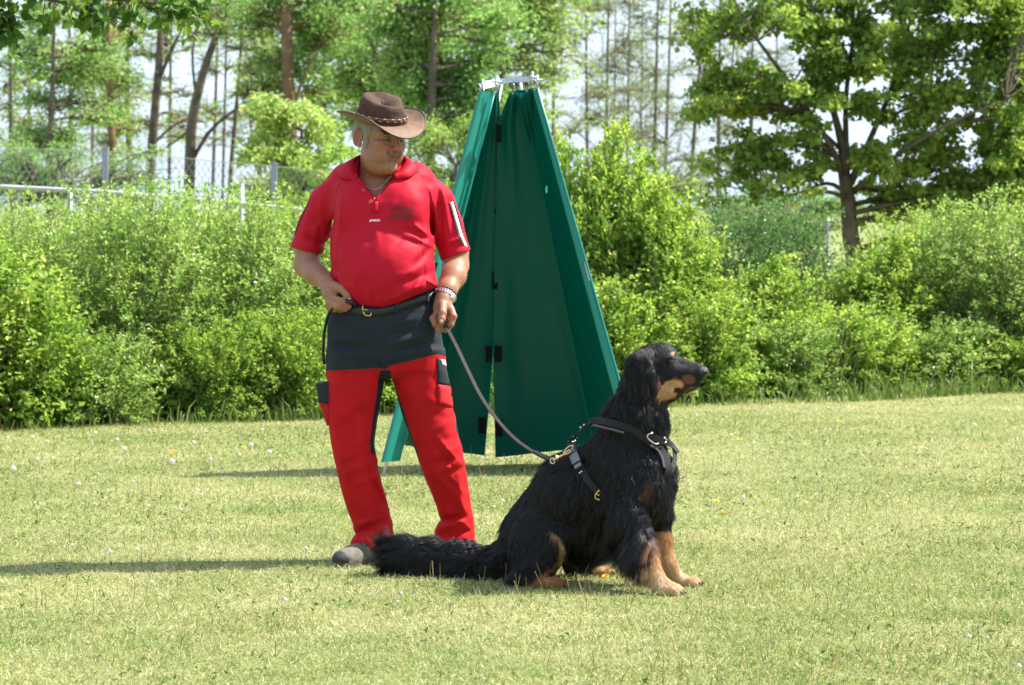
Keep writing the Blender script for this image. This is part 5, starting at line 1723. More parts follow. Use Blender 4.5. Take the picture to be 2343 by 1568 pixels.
    TF = [  # left leg folds
        (770, 960, 840, 905, .003, 10), (765, 985, 850, 930, -.003, 9), (775, 1040, 850, 1000, .004, 9), (785, 1062, 855, 1040, -.005, 7), (800, 1075, 866, 1052, .007, 6), (815, 1092, 868, 1075, -.007, 6),
        (800, 1110, 872, 1092, .006, 7), (790, 1090, 830, 1150, -.003, 9), (840, 1105, 880, 1180, .006, 6), (850, 1100, 890, 1165, -.004, 5), (820, 1120, 850, 1200, .003, 10), (812, 1205, 860, 1185, .007, 6), (815, 1222, 880, 1190, -.009, 6), (835, 1232, 897, 1200, .009, 6), (860, 1215, 898, 1190, .004, 5), (845, 1170, 850, 1225, .004, 6),
        # right leg folds
        (960, 900, 1030, 935, .004, 9), (965, 935, 1040, 965, -.004, 8), (980, 990, 1045, 960, .006, 8), (985, 1012, 1052, 1000, -.006, 7), (990, 1040, 1058, 1022, .008, 7), (965, 1068, 1062, 1045, -.009, 7), (975, 1090, 1066, 1058, .010, 7),
        (1010, 1095, 1060, 1120, -.007, 6), (990, 1075, 1040, 1135, .006, 8), (1020, 1080, 1070, 1140, .004, 7), (990, 1120, 1050, 1180, -.004, 9), (1030, 1110, 1076, 1190, .005, 9), (1003, 1192, 1060, 1180, -.009, 6), (998, 1212, 1070, 1190, .010, 7), (1000, 1228, 1082, 1212, -.006, 5), (1045, 1185, 1080, 1215, .006, 6),
        # yoke creases
        (760, 790, 850, 800, -.003, 5), (765, 775, 860, 778, .003, 6), (770, 808, 862, 822, .003, 6), (885, 790, 985, 765, .004, 6), (890, 806, 1000, 785, -.004, 5), (900, 815, 1010, 800, .003, 6), (868, 735, 868, 800, .004, 6), (878, 735, 878, 800, -.003, 4), (880, 745, 960, 728, .003, 8), (800, 745, 855, 752, .003, 7), (885, 770, 950, 755, -.004, 6),
        (862, 830, 880, 850, -.006, 6), (905, 825, 888, 845, -.005, 6)]

    TF = [(a, b_, c_, d_, e_ * (.45 if abs(d_ - b_) < .55 * abs(c_ - a) and 860 < b_ < 1178 else 1.25), w_) for a, b_, c_, d_, e_, w_ in TF]
    TF += [(846, 1056, 892, 1170, .006, 4), (838, 1062, 880, 1178, -.005, 5), (866, 1060, 850, 1020, .006, 4), (1000, 1000, 1052, 1060, .006, 5), (992, 1012, 1040, 1075, -.006, 5), (1012, 1080, 1052, 1050, .005, 7), (1010, 1092, 1060, 1068, -.005, 7),
           (1005, 1104, 1035, 1079, .004, 6), (780, 1040, 800, 1120, .003, 7), (1060, 1070, 1070, 1160, -.004, 5), (1046, 1080, 1060, 1180, .004, 6), (1020, 870, 1035, 960, -.004, 5), (905, 900, 950, 1020, .003, 7), (770, 870, 800, 960, .002, 12)]

    def trousers(p):
        d = loft(p, *pelv, sq=2.3)
        a = loft(p, *legL, sq=2.25); b_ = loft(p, *legR, sq=2.25)
        legs = np.minimum(a, b_)
        d = sm_min(d, legs, .012)
        u, v = PX(p[:, 0], p[:, 1], p[:, 2])
        nr = np.abs(d) < .05; fo = np.zeros(len(p)); fo[nr] = folds(u[nr], v[nr], TF)
        d = d - fo * 1.4 - .002 * vnoise(p * np.array([14, 14, 8])) - .001 * vnoise(p * 38)
        # hollow hems
        zc = p[:, 2] - P(850, 1249, 12.05)[2]
        i1 = chain(p, [P(845, 1180, 12.04), P(850, 1275, 12.03)], (.04, .066), .01); i2 = chain(p, [P(1040, 1180, 12.13), P(1040, 1285, 12.13)], (.04, .066), .01)
        return np.maximum(d, -np.maximum(np.minimum(i1, i2), zc - .025))

    V, Q = surface(trousers, P(735, 1270, 12.3) * [1, 0, 1] + [0, 11.85, 0], P(1100, 650, 12.3) * [1, 0, 1] + [0, 12.32, 0], .0056, 'trousers')
    V = smooth_mesh(V, Q, 1, .35)
    u, v = PX(V[:, 0], V[:, 1], V[:, 2])
    yl = np.interp(u, [735, 748, 870, 882, 890, 1000, 1022, 1090], [849, 849, 843, 846, 838, 811, 818, 826])
    yoke = v - yl
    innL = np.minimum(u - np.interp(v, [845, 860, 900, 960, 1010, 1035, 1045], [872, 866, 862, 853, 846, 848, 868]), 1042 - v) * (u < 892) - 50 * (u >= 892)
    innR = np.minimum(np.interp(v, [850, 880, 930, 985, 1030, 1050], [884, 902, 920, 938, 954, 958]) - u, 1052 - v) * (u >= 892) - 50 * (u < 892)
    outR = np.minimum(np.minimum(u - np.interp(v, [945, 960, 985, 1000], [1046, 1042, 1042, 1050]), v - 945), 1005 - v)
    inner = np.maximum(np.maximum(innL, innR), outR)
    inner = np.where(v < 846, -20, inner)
    seam = np.exp(-((v - yl - 5) / 1.0) ** 2) * .5 + np.exp(-((v - np.interp(u, [790, 900, 985, 1090], [1240, 1240, 1246, 1246])) / 1.2) ** 2) * .5
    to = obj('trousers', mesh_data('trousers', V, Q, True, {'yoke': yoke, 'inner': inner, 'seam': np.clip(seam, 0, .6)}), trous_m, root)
    to['label'] = 'red work trousers with dark seat and inner leg'
    ft = FrontMap(V, Q)
    # fly seam
    ln, nn = ft.line([(866, 722), (866, 770), (872, 815)], 12, -.001)
    m = MB(); m.tube(ln, .0014, 4); m.build('fly_seam', dark_cloth, to, True)
    # belt: front from the photo, back mirrored
    fl, fn = ft.line([(752, 698), (775, 703), (800, 706), (835, 712), (868, 712), (905, 703), (950, 689), (985, 679), (1000, 676)], 30, .001)
    yc = 12.05
    bk = fl[::-1].copy(); bk[:, 1] = 2 * yc - bk[:, 1] + .0; bn = fn[::-1] * [1, -1, 1]
    m = MB(); m.strap(np.vstack([fl, bk, fl[:1]]), np.vstack([fn, bn, fn[:1]]), .037, .004); bel = m.build('belt', leather, root, True)
    # buckle
    m = MB()
    for a, b_ in zip([(831, 698), (830, 712), (836, 722), (848, 723)], [(830, 712), (836, 722), (848, 723), (850, 716)]):
        m.tube([fs_ for fs_, _ in (ft.get(*a, .007), ft.get(*b_, .007))], .0028, 6)
    m.tube([ft.get(829, 709, .009)[0], ft.get(842, 710, .009)[0]], .0022, 5)
    m.build('buckle', brass, bel, True)
    for a, b_ in ((976, 680), (905, 703), (800, 706)):
        ln, nn = ft.line([(a, b_ - 13), (a + 1, b_ + 14)], 5, .005); m = MB(); m.strap(ln, nn, .012, .003); m.build('belt_loop', dark_cloth, to, True)
    # cargo pockets
    def slab(name, quad, Yc, half, mat, seed):
        q = np.array(quad, float)
        c = q.mean(0)
        def f(p):
            u, v = PX(p[:, 0], p[:, 1], p[:, 2])
            d = np.full(len(p), -1e9)
            for i in range(4):
                a, b_ = q[i], q[(i + 1) % 4]; n_ = np.array([b_[1] - a[1], -(b_[0] - a[0])]); n_ = n_ / np.hypot(*n_)
                d = np.maximum(d, ((u - a[0]) * n_[0] + (v - a[1]) * n_[1]) * px)
            k = sm_max(d, np.abs(p[:, 1] - Yc) - half, .012)
            return k - .003 * vnoise(p * 30 + seed)
        lo = P(q[:, 0].min() - 8, q[:, 1].max() + 8, Yc); hi = P(q[:, 0].max() + 8, q[:, 1].min() - 8, Yc)
        V_, Q_ = surface(f, lo - [0, half + .02, 0], hi + [0, half + .02, 0], .004, name)
        return obj(name, mesh_data(name, V_, Q_, True), mat, to)
    slab('cargo_pocket_flap', [(722, 877), (754, 873), (756, 922), (728, 921)], 12.06, .072, dark_cloth, 1)
    slab('cargo_pocket', [(729, 919), (757, 919), (758, 968), (748, 974), (738, 966)], 12.06, .066, red_cloth, 2)
    patch('cargo_pocket', [(1000, 880), (1027, 884), (1033, 932), (1002, 925)], ft, .001, .006, red_cloth, to, puff=.006)
    patch('cargo_pocket_flap', [(999, 818), (1015, 828), (1027, 883), (1000, 879)], ft, .001, .004, dark_cloth, to, puff=.004)
    patch('pocket_label', [(1004, 822), (1013, 824), (1016, 838), (1008, 835)], ft, .008, .002, simple('white_label', (.75, .77, .8), .5), to, 4, 4)
    # hanging strap at the hip
    m = MB(); q_ = spline([P(760, 706, 11.9), P(750, 722, 11.93), P(744, 745, 11.99), P(740, 775, 12.02), P(739, 810, 12.02), P(741, 834, 12.02)], 22)
    m.strap(q_, np.array([.5, -1, 0]), .011, .003); m.build('hip_strap', leather, root, True)
    m = MB(); q_ = spline([P(783, 690, 11.90), P(800, 690, 11.885), P(815, 697, 11.90)], 8)
    m.strap(q_, np.array([0, -1, .2]), .016, .004); m.build('belt_end', leather, bel, True)

    # ---- watch
    w0, w1 = P(1019, 664, 12.0), P(1014, 692, 11.965)
    axw = unit(P(1024, 662, 12.0) - P(1013, 690, 11.965)); cw = P(1017, 677, 11.985)
    e1 = unit(np.cross(axw, [0, 1, 0])); e2 = np.cross(e1, axw)
    m = MB(); n_ = 26
    for k in range(n_):
        a0 = 2 * math.pi * k / n_
        c_ = cw + (.0425 * math.cos(a0)) * e1 + .041 * math.sin(a0) * e2
        nr = unit(math.cos(a0) * e1 + math.sin(a0) * e2); tg = np.cross(axw, nr)
        m.box(c_, (.0036, .0022, .0085), np.stack([tg, nr, axw], 1))
    wo_ = m.build('wristwatch', steel, root)
    m = MB(); nr = unit(.75 * (-e1 if e1[0] < 0 else e1) + .66 * np.array([0, -1, .1])); c_ = cw + nr * .0425; tg = np.cross(axw, nr)
    m.tube([c_ - nr * .003, c_ + nr * .006], .0185, 18); m.build('watch_case', steel, wo_, True)
    m = MB()
    for k in range(9):
        a0 = -2.6 + k * .19
        c_ = cw + axw * .014 + (.043 * math.cos(a0)) * e1 + .0415 * math.sin(a0) * e2; m.ball(c_, .0045, 8, 5)
    m.build('bead_bracelet', simple('dark_red_beads', (.12, .01, .015), .2), root, True)

    # ---- shoes
    upper = simple('olive_shoe_leather', (.115, .105, .078), .8, var=.35, vscale=25, bump=.15, bscale=300)
    rub = simple('black_rubber', (.02, .02, .022), .7); sole_m = simple('taupe_sole', (.06, .052, .047), .8); lace = simple('black_lace', (.015, .015, .017), .8)
    def shoe(toe, heel, name, lab):
        T = np.array([toe[0], toe[1], 0.]); Hh = np.array([heel[0], heel[1], 0.])
        f = unit(T - Hh); sd = np.array([-f[1], f[0], 0]); Ln = np.linalg.norm(T - Hh); up_ = np.array([0, 0, 1.])
        M = np.stack([f, sd, up_], 1)
        def up(p):
            q = (p - Hh) @ M
            d = ell(q, (Ln * .72, 0, .030), (Ln * .29, .050, .046))
            d = sm_min(d, ell(q, (Ln * .25, 0, .04), (Ln * .26, .040, .052)), .05)
            d = sm_min(d, cap(q, (Ln * .28, 0, .05), (Ln * .24, 0, .085), .042, .038), .03)
            d = sm_min(d, cap(q, (Ln * .35, 0, .058), (Ln * .68, 0, .044), .038, .034), .025)
            d = d + .003 * np.exp(-((q[:, 0] - Ln * .57) / .008) ** 2) + .002 * vnoise(p * 45)
            return sm_max(d, .016 - q[:, 2], .004)
        def so_(p):
            q = (p - Hh) @ M
            s_ = q[:, 0] / Ln
            wd = np.interp(s_, [-.05, 0, .1, .3, .5, .72, .9, 1.0, 1.03], [0.0, .022, .036, .038, .040, .050, .043, .020, 0])
            d = np.abs(q[:, 1]) - wd
            k = np.maximum(np.maximum(d, -q[:, 0] - .003), q[:, 0] - Ln * 1.02)
            return sm_max(k, np.maximum(q[:, 2] - .028, -.004 - q[:, 2]), .006)
        def toecap(p):
            q = (p - Hh) @ M
            d = ell(q, (Ln * .72, 0, .030), (Ln * .305, .053, .048))
            return np.maximum(np.maximum(d, Ln * .90 - q[:, 0] + (.03 - q[:, 2]) * -.3), .008 - q[:, 2])
        lo, hi = np.minimum(T, Hh) - [.09, .09, .02], np.maximum(T, Hh) + [.09, .09, .2]
        V_, Q_ = surface(up, lo, hi, .004, 'shoe'); so2 = obj(name, mesh_data(name, V_, Q_, True), upper, root); so2['label'] = lab
        V_, Q_ = surface(so_, lo, hi, .004, 'sole'); obj('sole', mesh_data('sole', V_, Q_, True), sole_m, so2)
        V_, Q_ = surface(toecap, lo, hi, .004, 'cap'); obj('toe_cap', mesh_data('toe_cap', V_, Q_, True), rub, so2)
        for k in range(4):
            a0 = Ln * (.46 + .06 * k); z0 = .098 - .007 * k
            m = MB(); m.tube([Hh + f * (a0 + .012 * s_) + sd * (s_ * .034) + up_ * (z0 - .018 * abs(s_) ** 2) for s_ in np.linspace(-1, 1, 7)], .0042, 5)
            m.build('lace', lace, so2, True)
    shoe(G(769, 1299)[:2], G(893, 1280)[:2], 'shoe', 'grey olive walking shoe with black toe cap')
    shoe(G(1062, 1296)[:2], G(1022, 1262)[:2], 'shoe', 'grey olive walking shoe mostly hidden by the dog tail')

    # ---- hat
    felt = simple('oiled_brown_leather', (.060, .031, .019), .72, spec=.2, bump=.25, bscale=120, var=.45, vscale=16)
    brimm = simple('worn_tan_leather', (.17, .10, .06), .6, spec=.3, bump=.2, bscale=150, var=.3, vscale=18)
    edge_m = simple('brim_binding', (.045, .032, .03), .55)
    yw, pt, rl = math.radians(35), math.radians(14), math.radians(3)
    F2 = np.array([math.sin(yw), -math.cos(yw), 0]); L2 = np.array([math.cos(yw), math.sin(yw), 0]); U2 = np.array([0, 0, 1.])
    F2, U2 = F2 * math.cos(pt) - U2 * math.sin(pt), U2 * math.cos(pt) + F2 * math.sin(pt)
    L2, U2 = L2 * math.cos(rl) + U2 * math.sin(rl), U2 * math.cos(rl) - L2 * math.sin(rl)
    HM = np.stack([L2, F2, U2], 1); O = P(872, 276, 12.0)
    def tow(q): return O + np.asarray(q) @ HM.T
    n_a, A_, B_ = 72, .094, .108
    ang = np.linspace(0, 2 * math.pi, n_a, False)
    def ringp(rx, ry, z, f=lambda a: 0): return np.array([(rx * math.cos(a), ry * math.sin(a), z + f(a)) for a in ang])
    # angle 90 deg = front (head forward)
    rows = []
    for s_ in np.linspace(0, 1, 9):
        w = .078 * s_
        rows.append(np.array([((A_ + w * .96) * math.cos(a), (B_ + w * 1.02) * math.sin(a),
                               -.010 * s_ + (.050 * abs(math.cos(a)) ** 2.2 - .014 * max(0, math.sin(a)) - .004) * s_ ** 1.7 + .024 * math.exp(-((a - 2.5) / .55) ** 2) * s_ ** 1.4 + .003 * math.sin(3 * a + .5) * s_) for a in ang]))
    V_ = np.concatenate(rows); F_ = [(i * n_a + j, i * n_a + (j + 1) % n_a, (i + 1) * n_a + (j + 1) % n_a, (i + 1) * n_a + j) for i in range(8) for j in range(n_a)]
    hat = obj('hat', mesh_data('hat', tow(V_), np.array(F_), True), brimm, root); hat['label'] = 'worn brown leather hat with upturned brim'
    md = hat.modifiers.new('t', 'SOLIDIFY'); md.thickness = .0035; md.offset = 0
    m = MB(); e_ = rows[-1]; m.tube(tow(np.vstack([e_, e_[:2]])), .0035, 6); m.build('brim_binding', edge_m, hat, True)
    # crown with a lengthwise crease and two front dents
    rows = []
    CZ = .013
    for s_ in np.linspace(-.15, 1, 13):
        sh = 1 - .09 * s_ - .10 * max(0, s_ - .72) ** 1.5 / .28
        rows.append(np.array([(A_ * sh * math.cos(a) * (1 - .26 * math.exp(-((math.sin(a) - .62) / .3) ** 2) * max(s_, 0) ** 1.3), B_ * sh * math.sin(a), CZ + .070 * s_ + .008 * math.sin(a) * s_ * -1.2) for a in ang]))
    top = rows[-1]
    for k in (.93, .82, .62, .4, .2, .08, .0):
        rr = top.copy(); rr[:, 0] *= k; rr[:, 1] *= k
        ridge = .008 * (1 - (1 - k) * .2) * (1 - k) ** .5 * 1.1 - .026 * np.exp(-(rr[:, 0] / .03) ** 2) * (1 - k) ** .6 - .010 * np.exp(-((np.abs(rr[:, 0]) - .05) / .02) ** 2 - ((rr[:, 1] - .06) / .03) ** 2)
        rr[:, 2] = top[:, 2] + ridge + .004 * (k > .8)
        rows.append(rr)
    V_ = np.concatenate(rows); nr_ = len(rows)
    F_ = [(i * n_a + j, i * n_a + (j + 1) % n_a, (i + 1) * n_a + (j + 1) % n_a, (i + 1) * n_a + j) for i in range(nr_ - 1) for j in range(n_a)]
    V_ = V_ + .0018 * np.stack([vnoise(V_ * 28), vnoise(V_ * 28 + 9), vnoise(V_ * 28 + 17)], 1)
    me = mesh_data('crown', tow(V_), np.array(F_), True)
    cr = obj('crown', me, felt, hat)
    band = simple('plaited_leather_band', (.085, .038, .026), .55, var=.4, vscale=60); thong = simple('pale_thong', (.36, .22, .14), .6)
    for ph, zz, mt, nm in ((0, .013, band, 'hat_band'), (2.1, .013, band, 'hat_band'), (4.2, .013, thong, 'hat_band')):
        m = MB(); aa = np.linspace(0, 2 * math.pi, 181)
        pts = np.array([((A_ * .99 + .0035 + .0016 * math.cos(a * 40 + ph)) * math.cos(a), (B_ * .99 + .0035 + .0016 * math.cos(a * 40 + ph)) * math.sin(a), CZ + zz - .004 + .0055 * math.sin(a * 20 + ph)) for a in aa])
        m.tube(tow(pts), .0030, 5, False); m.build(nm, mt, hat, True)
    # knot with loose thong ends, keeper with stud
    m = MB()
    for dz, a0, a1 in ((.004, 5.15, 5.75), (-.003, 5.25, 5.9), (.010, 5.05, 5.4)):
        pts = [((A_ + .009) * math.cos(a), (B_ + .009) * math.sin(a), CZ + .009 + dz * math.sin((a - a0) * 9) * 1.5 - .004) for a in np.linspace(a0, a1, 12)]
        m.tube(tow(np.array(pts)), .0030, 5)
    m.build('band_knot', thong, hat, True)
    a0 = 4.25
    c_ = tow(np.array([[(A_ + .008) * math.cos(a0), (B_ + .008) * math.sin(a0), CZ + .010]]))[0]
    nr = unit(HM @ np.array([math.cos(a0), math.sin(a0), 0])); tg = np.cross(U2, nr)
    m = MB(); m.box(c_, (.008, .0035, .013), np.stack([tg, nr, U2], 1)); kp = m.build('band_keeper', thong, hat); m = MB(); m.ball(c_ + nr * .004, .005, 8, 5); m.build('stud', edge_m, kp, True)
    for a0 in (4.15, 4.45):
        c_ = tow(np.array([[A_ * .93 * math.cos(a0), B_ * .93 * math.sin(a0), .058]]))[0]; nr = unit(HM @ np.array([math.cos(a0), math.sin(a0), .1])); e1 = unit(np.cross(nr, U2)); e2 = np.cross(nr, e1)
        m = MB(); m.tube([c_ + nr * .0025 + .003 * (math.cos(q_) * e1 + math.sin(q_) * e2) for q_ in np.linspace(0, 2 * math.pi, 9)], .001, 4); m.build('eyelet', edge_m, hat, True)
    return root


PERSON = person()
# ------------------------------------------------------------------ the dog
def dog():
    r = np.random.default_rng(99)
    root = empty('dog', tuple(G(1380, 1345)), 'large black and tan long haired dog sitting on the lawn', 'dog')

    def coat(name, rough, spec):
        m, t, b = new_mat(name)
        a = t.nodes.new('ShaderNodeAttribute'); a.attribute_name = 'tint'
        cr = t.nodes.new('ShaderNodeValToRGB'); e = cr.color_ramp.elements
        e[0].position, e[0].color = .0, (.0045, .0045, .0056, 1)
        e[1].position, e[1].color = 1.0, (.62, .46, .29, 1)
        for p_, c_ in ((.30, (.014, .011, .010)), (.45, (.07, .026, .012)), (.62, (.25, .095, .030)), (.80, (.56, .30, .11))):
            x = e.new(p_); x.color = (*c_, 1)
        t.links.new(a.outputs['Fac'], cr.inputs['Fac']); t.links.new(cr.outputs['Color'], b.inputs['Base Color'])
        b.inputs['Roughness'].default_value = rough; b.inputs['Specular IOR Level'].default_value = spec
        return m
    fur_m = coat('dog_coat', .32, .48); hide_m = coat('dog_hide', .7, .3)
    black_wet = simple('dog_nose', (.012, .012, .013), .28, spec=.6, bump=.5, bscale=260)

    def C(p, *pts):
        return chain(p, [P(a, b, c) for a, b, c, _ in pts], [q[3] for q in pts], .03)

    def body(p):
        d = C(p, (1232, 1218, 11.42, .130), (1318, 1128, 11.34, .152), (1430, 1078, 11.25, .142), (1482, 1075, 11.21, .092))
        d = sm_min(d, ell(p, P(1345, 1212, 11.34), (.115, .12, .105)), .06)
        d = sm_min(d, ell(p, P(1405, 1130, 11.27), (.11, .14, .15)), .05)
        d = sm_min(d, ell(p, P(1488, 1120, 11.2), (.075, .11, .10)), .05)
        # neck
        d = sm_min(d, C(p, (1432, 1040, 11.24, .125), (1455, 960, 11.22, .105), (1474, 885, 11.2, .082)), .05)
        # head
        h = ell(p, P(1496, 830, 11.2), (.072, .068, .070))
        h = sm_min(h, ell(p, P(1520, 819, 11.2), (.050, .056, .056)), .02)
        h = sm_min(h, cap(p, P(1532, 854, 11.195), P(1592, 855, 11.18), .048, .031), .022)
        h = sm_min(h, ell(p, P(1600, 853, 11.178), (.022, .026, .026)), .012)
        h = sm_min(h, cap(p, P(1534, 824, 11.2), P(1598, 841, 11.18), .022, .013), .015)      # bridge of the muzzle
        h = sm_min(h, ell(p, P(1566, 880, 11.185), (.046, .036, .029)), .014)                 # flews
        h = sm_min(h, ell(p, P(1527, 895, 11.2), (.052, .050, .040)), .02)                    # jaw
        h = sm_min(h, cap(p, P(1545, 893, 11.19), P(1594, 880, 11.18), .018, .012), .010)
        h = sm_max(h, -cap(p, P(1545, 898, 11.145), P(1607, 874, 11.15), .0025, .002), .004)  # lip line
        h = sm_max(h, -ell(p, P(1534.5, 829.5, 11.135), (.012, .012, .009)), .008)            # eye hollow
        h = sm_min(h, ell(p, P(1533, 820, 11.15), (.018, .010, .008)), .010)                  # brow
        d = sm_min(d, h, .03)
        for s, yy in ((1, 11.118), (-1, 11.282)):                                             # ears
            e = ell(p, P(1464, 856, yy), (.054, .024, .084))
            e = sm_min(e, cap(p, P(1480, 812, yy + .03 * s), P(1462, 822, yy + .005 * s), .022, .026), .02)
            d = sm_min(d, e, .012)
        # front legs
        d = sm_min(d, C(p, (1440, 1085, 11.18, .085), (1442, 1185, 11.125, .060), (1470, 1250, 11.07, .036), (1486, 1293, 11.04, .029), (1510, 1335, 11.01, .028)), .03)
        d = sm_min(d, sm_min(ell(p, P(1532, 1349, 10.995), (.046, .040, .024)), ell(p, P(1518, 1346, 11.0), (.034, .034, .028)), .02), .02)
        d = sm_min(d, C(p, (1490, 1110, 11.29, .080), (1500, 1180, 11.29, .052), (1512, 1232, 11.28, .034), (1527, 1290, 11.27, .027), (1550, 1322, 11.265, .026)), .03)
        d = sm_min(d, ell(p, P(1574, 1331, 11.26), (.045, .036, .021)), .02)
        for c0, yy, w in ((1548, 10.965, 0), (1555, 10.99, 0), (1556, 11.012, 0), (1590, 11.235, 1), (1598, 11.26, 1), (1597, 11.28, 1)):
            d = sm_min(d, cap(p, P(c0 - 12, 1350 - 18 * w, yy), P(c0, 1357 - 20 * w, yy), .0155, .0125), .004)
        # hind legs, folded
        d = sm_min(d, ell(p, P(1228, 1248, 11.27), (.100, .070, .125)), .04)
        d = sm_min(d, C(p, (1272, 1225, 11.25, .055), (1225, 1290, 11.24, .048), (1190, 1325, 11.24, .032), (1240, 1337, 11.21, .029)), .03)
        d = sm_min(d, ell(p, P(1262, 1335, 11.2), (.048, .038, .023)), .015)
        for c0, yy in ((1281, 11.175), (1286, 11.2), (1283, 11.222)):
            d = sm_min(d, cap(p, P(c0 - 12, 1336, yy), P(c0, 1341, yy), .014, .012), .008)
        d = sm_min(d, C(p, (1300, 1230, 11.55, .06), (1330, 1290, 11.56, .05), (1365, 1309, 11.56, .028)), .03)
        d = sm_min(d, ell(p, P(1384, 1310, 11.55), (.036, .036, .022)), .015)
        # tail
        d = sm_min(d, C(p, (1180, 1262, 11.45, .075), (1130, 1288, 11.47, .055), (1060, 1282, 11.52, .060), (985, 1276, 11.57, .060), (930, 1262, 11.60, .048), (903, 1246, 11.6, .022)), .05)
        return sm_max(d, .002 - p[:, 2], .004)

    V, Q = surface(body, P(880, 1300, 11.6) * [1, 0, 0] + [0, 10.9, -.02], P(1635, 770, 11.4) * [1, 0, 1] + [0, 11.75, .02], .0058, 'dog')
    V = smooth_mesh(V, Q, 1, .4)
    N = vnormals(V, Q)

    def marks(p):
        """colour of the coat by place on the body: 0 black ... 0.8 tan ... 1 cream"""
        u, v = PX(p[:, 0], p[:, 1], p[:, 2]); Yd = p[:, 1]
        j = 3 * vnoise(p * 60) + 3 * vnoise(p * 140)
        u = u + j; v = v + j * .7
        m = np.zeros(len(p))
        def e(cu, cv, ru, rv, val, ang=0, soft=.25, cond=True):
            nonlocal m
            a = math.radians(ang); du, dv = u - cu, v - cv
            x = (du * math.cos(a) + dv * math.sin(a)) / ru; y = (-du * math.sin(a) + dv * math.cos(a)) / rv
            k = np.clip((1 + soft - np.hypot(x, y)) / (2 * soft), 0, 1) * val
            m = np.where(cond, np.maximum(m, k), m)
        e(1533, 890, 37, 22, .84, -22)                                  # cheek
        e(1512, 900, 12, 17, .74)
        e(1507, 868, 4, 14, .55)
        e(1576, 868, 16, 13, .52, 10)                                    # muzzle side
        e(1578, 893, 22, 7, .50, -25)
        e(1540.5, 809, 5, 6, .76); e(1556, 807, 3, 5, .72)
        k = np.clip((1.25 - np.hypot((u - 1553) / 10, (v - 894) / 6)) / .5, 0, 1); m = m * (1 - .8 * k)
        e(1552, 950, 13, 36, .46, 8)                                     # throat
        e(1480, 1112, 15, 24, .50, 10)
        near = Yd < 11.16
        # near fore leg
        t1 = ((v > 1264) & (u < 1452)) | ((u > 1481 + (v - 1231) * .12) & (v > 1228)) | (v > 1288)
        leg = (u > 1395) & (u < 1605) & t1 & near & (v > 1225)
        m = np.where(leg, np.maximum(m, np.clip(.74 + .0035 * (v - 1262) - .12 * (u < 1450), .5, .95)), m)
        far = (Yd > 11.2) & (Yd < 11.4) & (u > 1480) & (u < 1640) & (v > 1216)
        m = np.where(far, np.maximum(m, np.clip(.72 + .002 * (v - 1216), 0, .92)), m)
        e(1255, 1336, 44, 19, .66, 0, .2, v > 1312)
        e(1384, 1308, 32, 22, .86, 0, .2, Yd > 11.45)
        for a_, b_, val, w in (((1258, 1216), (1284, 1236), .98, 4), ((1284, 1236), (1296, 1290), .92, 4), ((1284, 1246), (1280, 1275), .74, 8), ((1280, 1275), (1240, 1318), .66, 6)):
            d, _ = seg2(u, v, a_, b_)
            m = np.where(Yd < 11.4, np.maximum(m, np.clip((w * 1.5 - d) / w, 0, 1) * val), m)
        return np.clip(m, 0, 1)

    bo = obj('body', mesh_data('body', V, Q, True, {'tint': marks(V)}), hide_m, root)
    bo['label'] = 'black and tan body under the long coat'

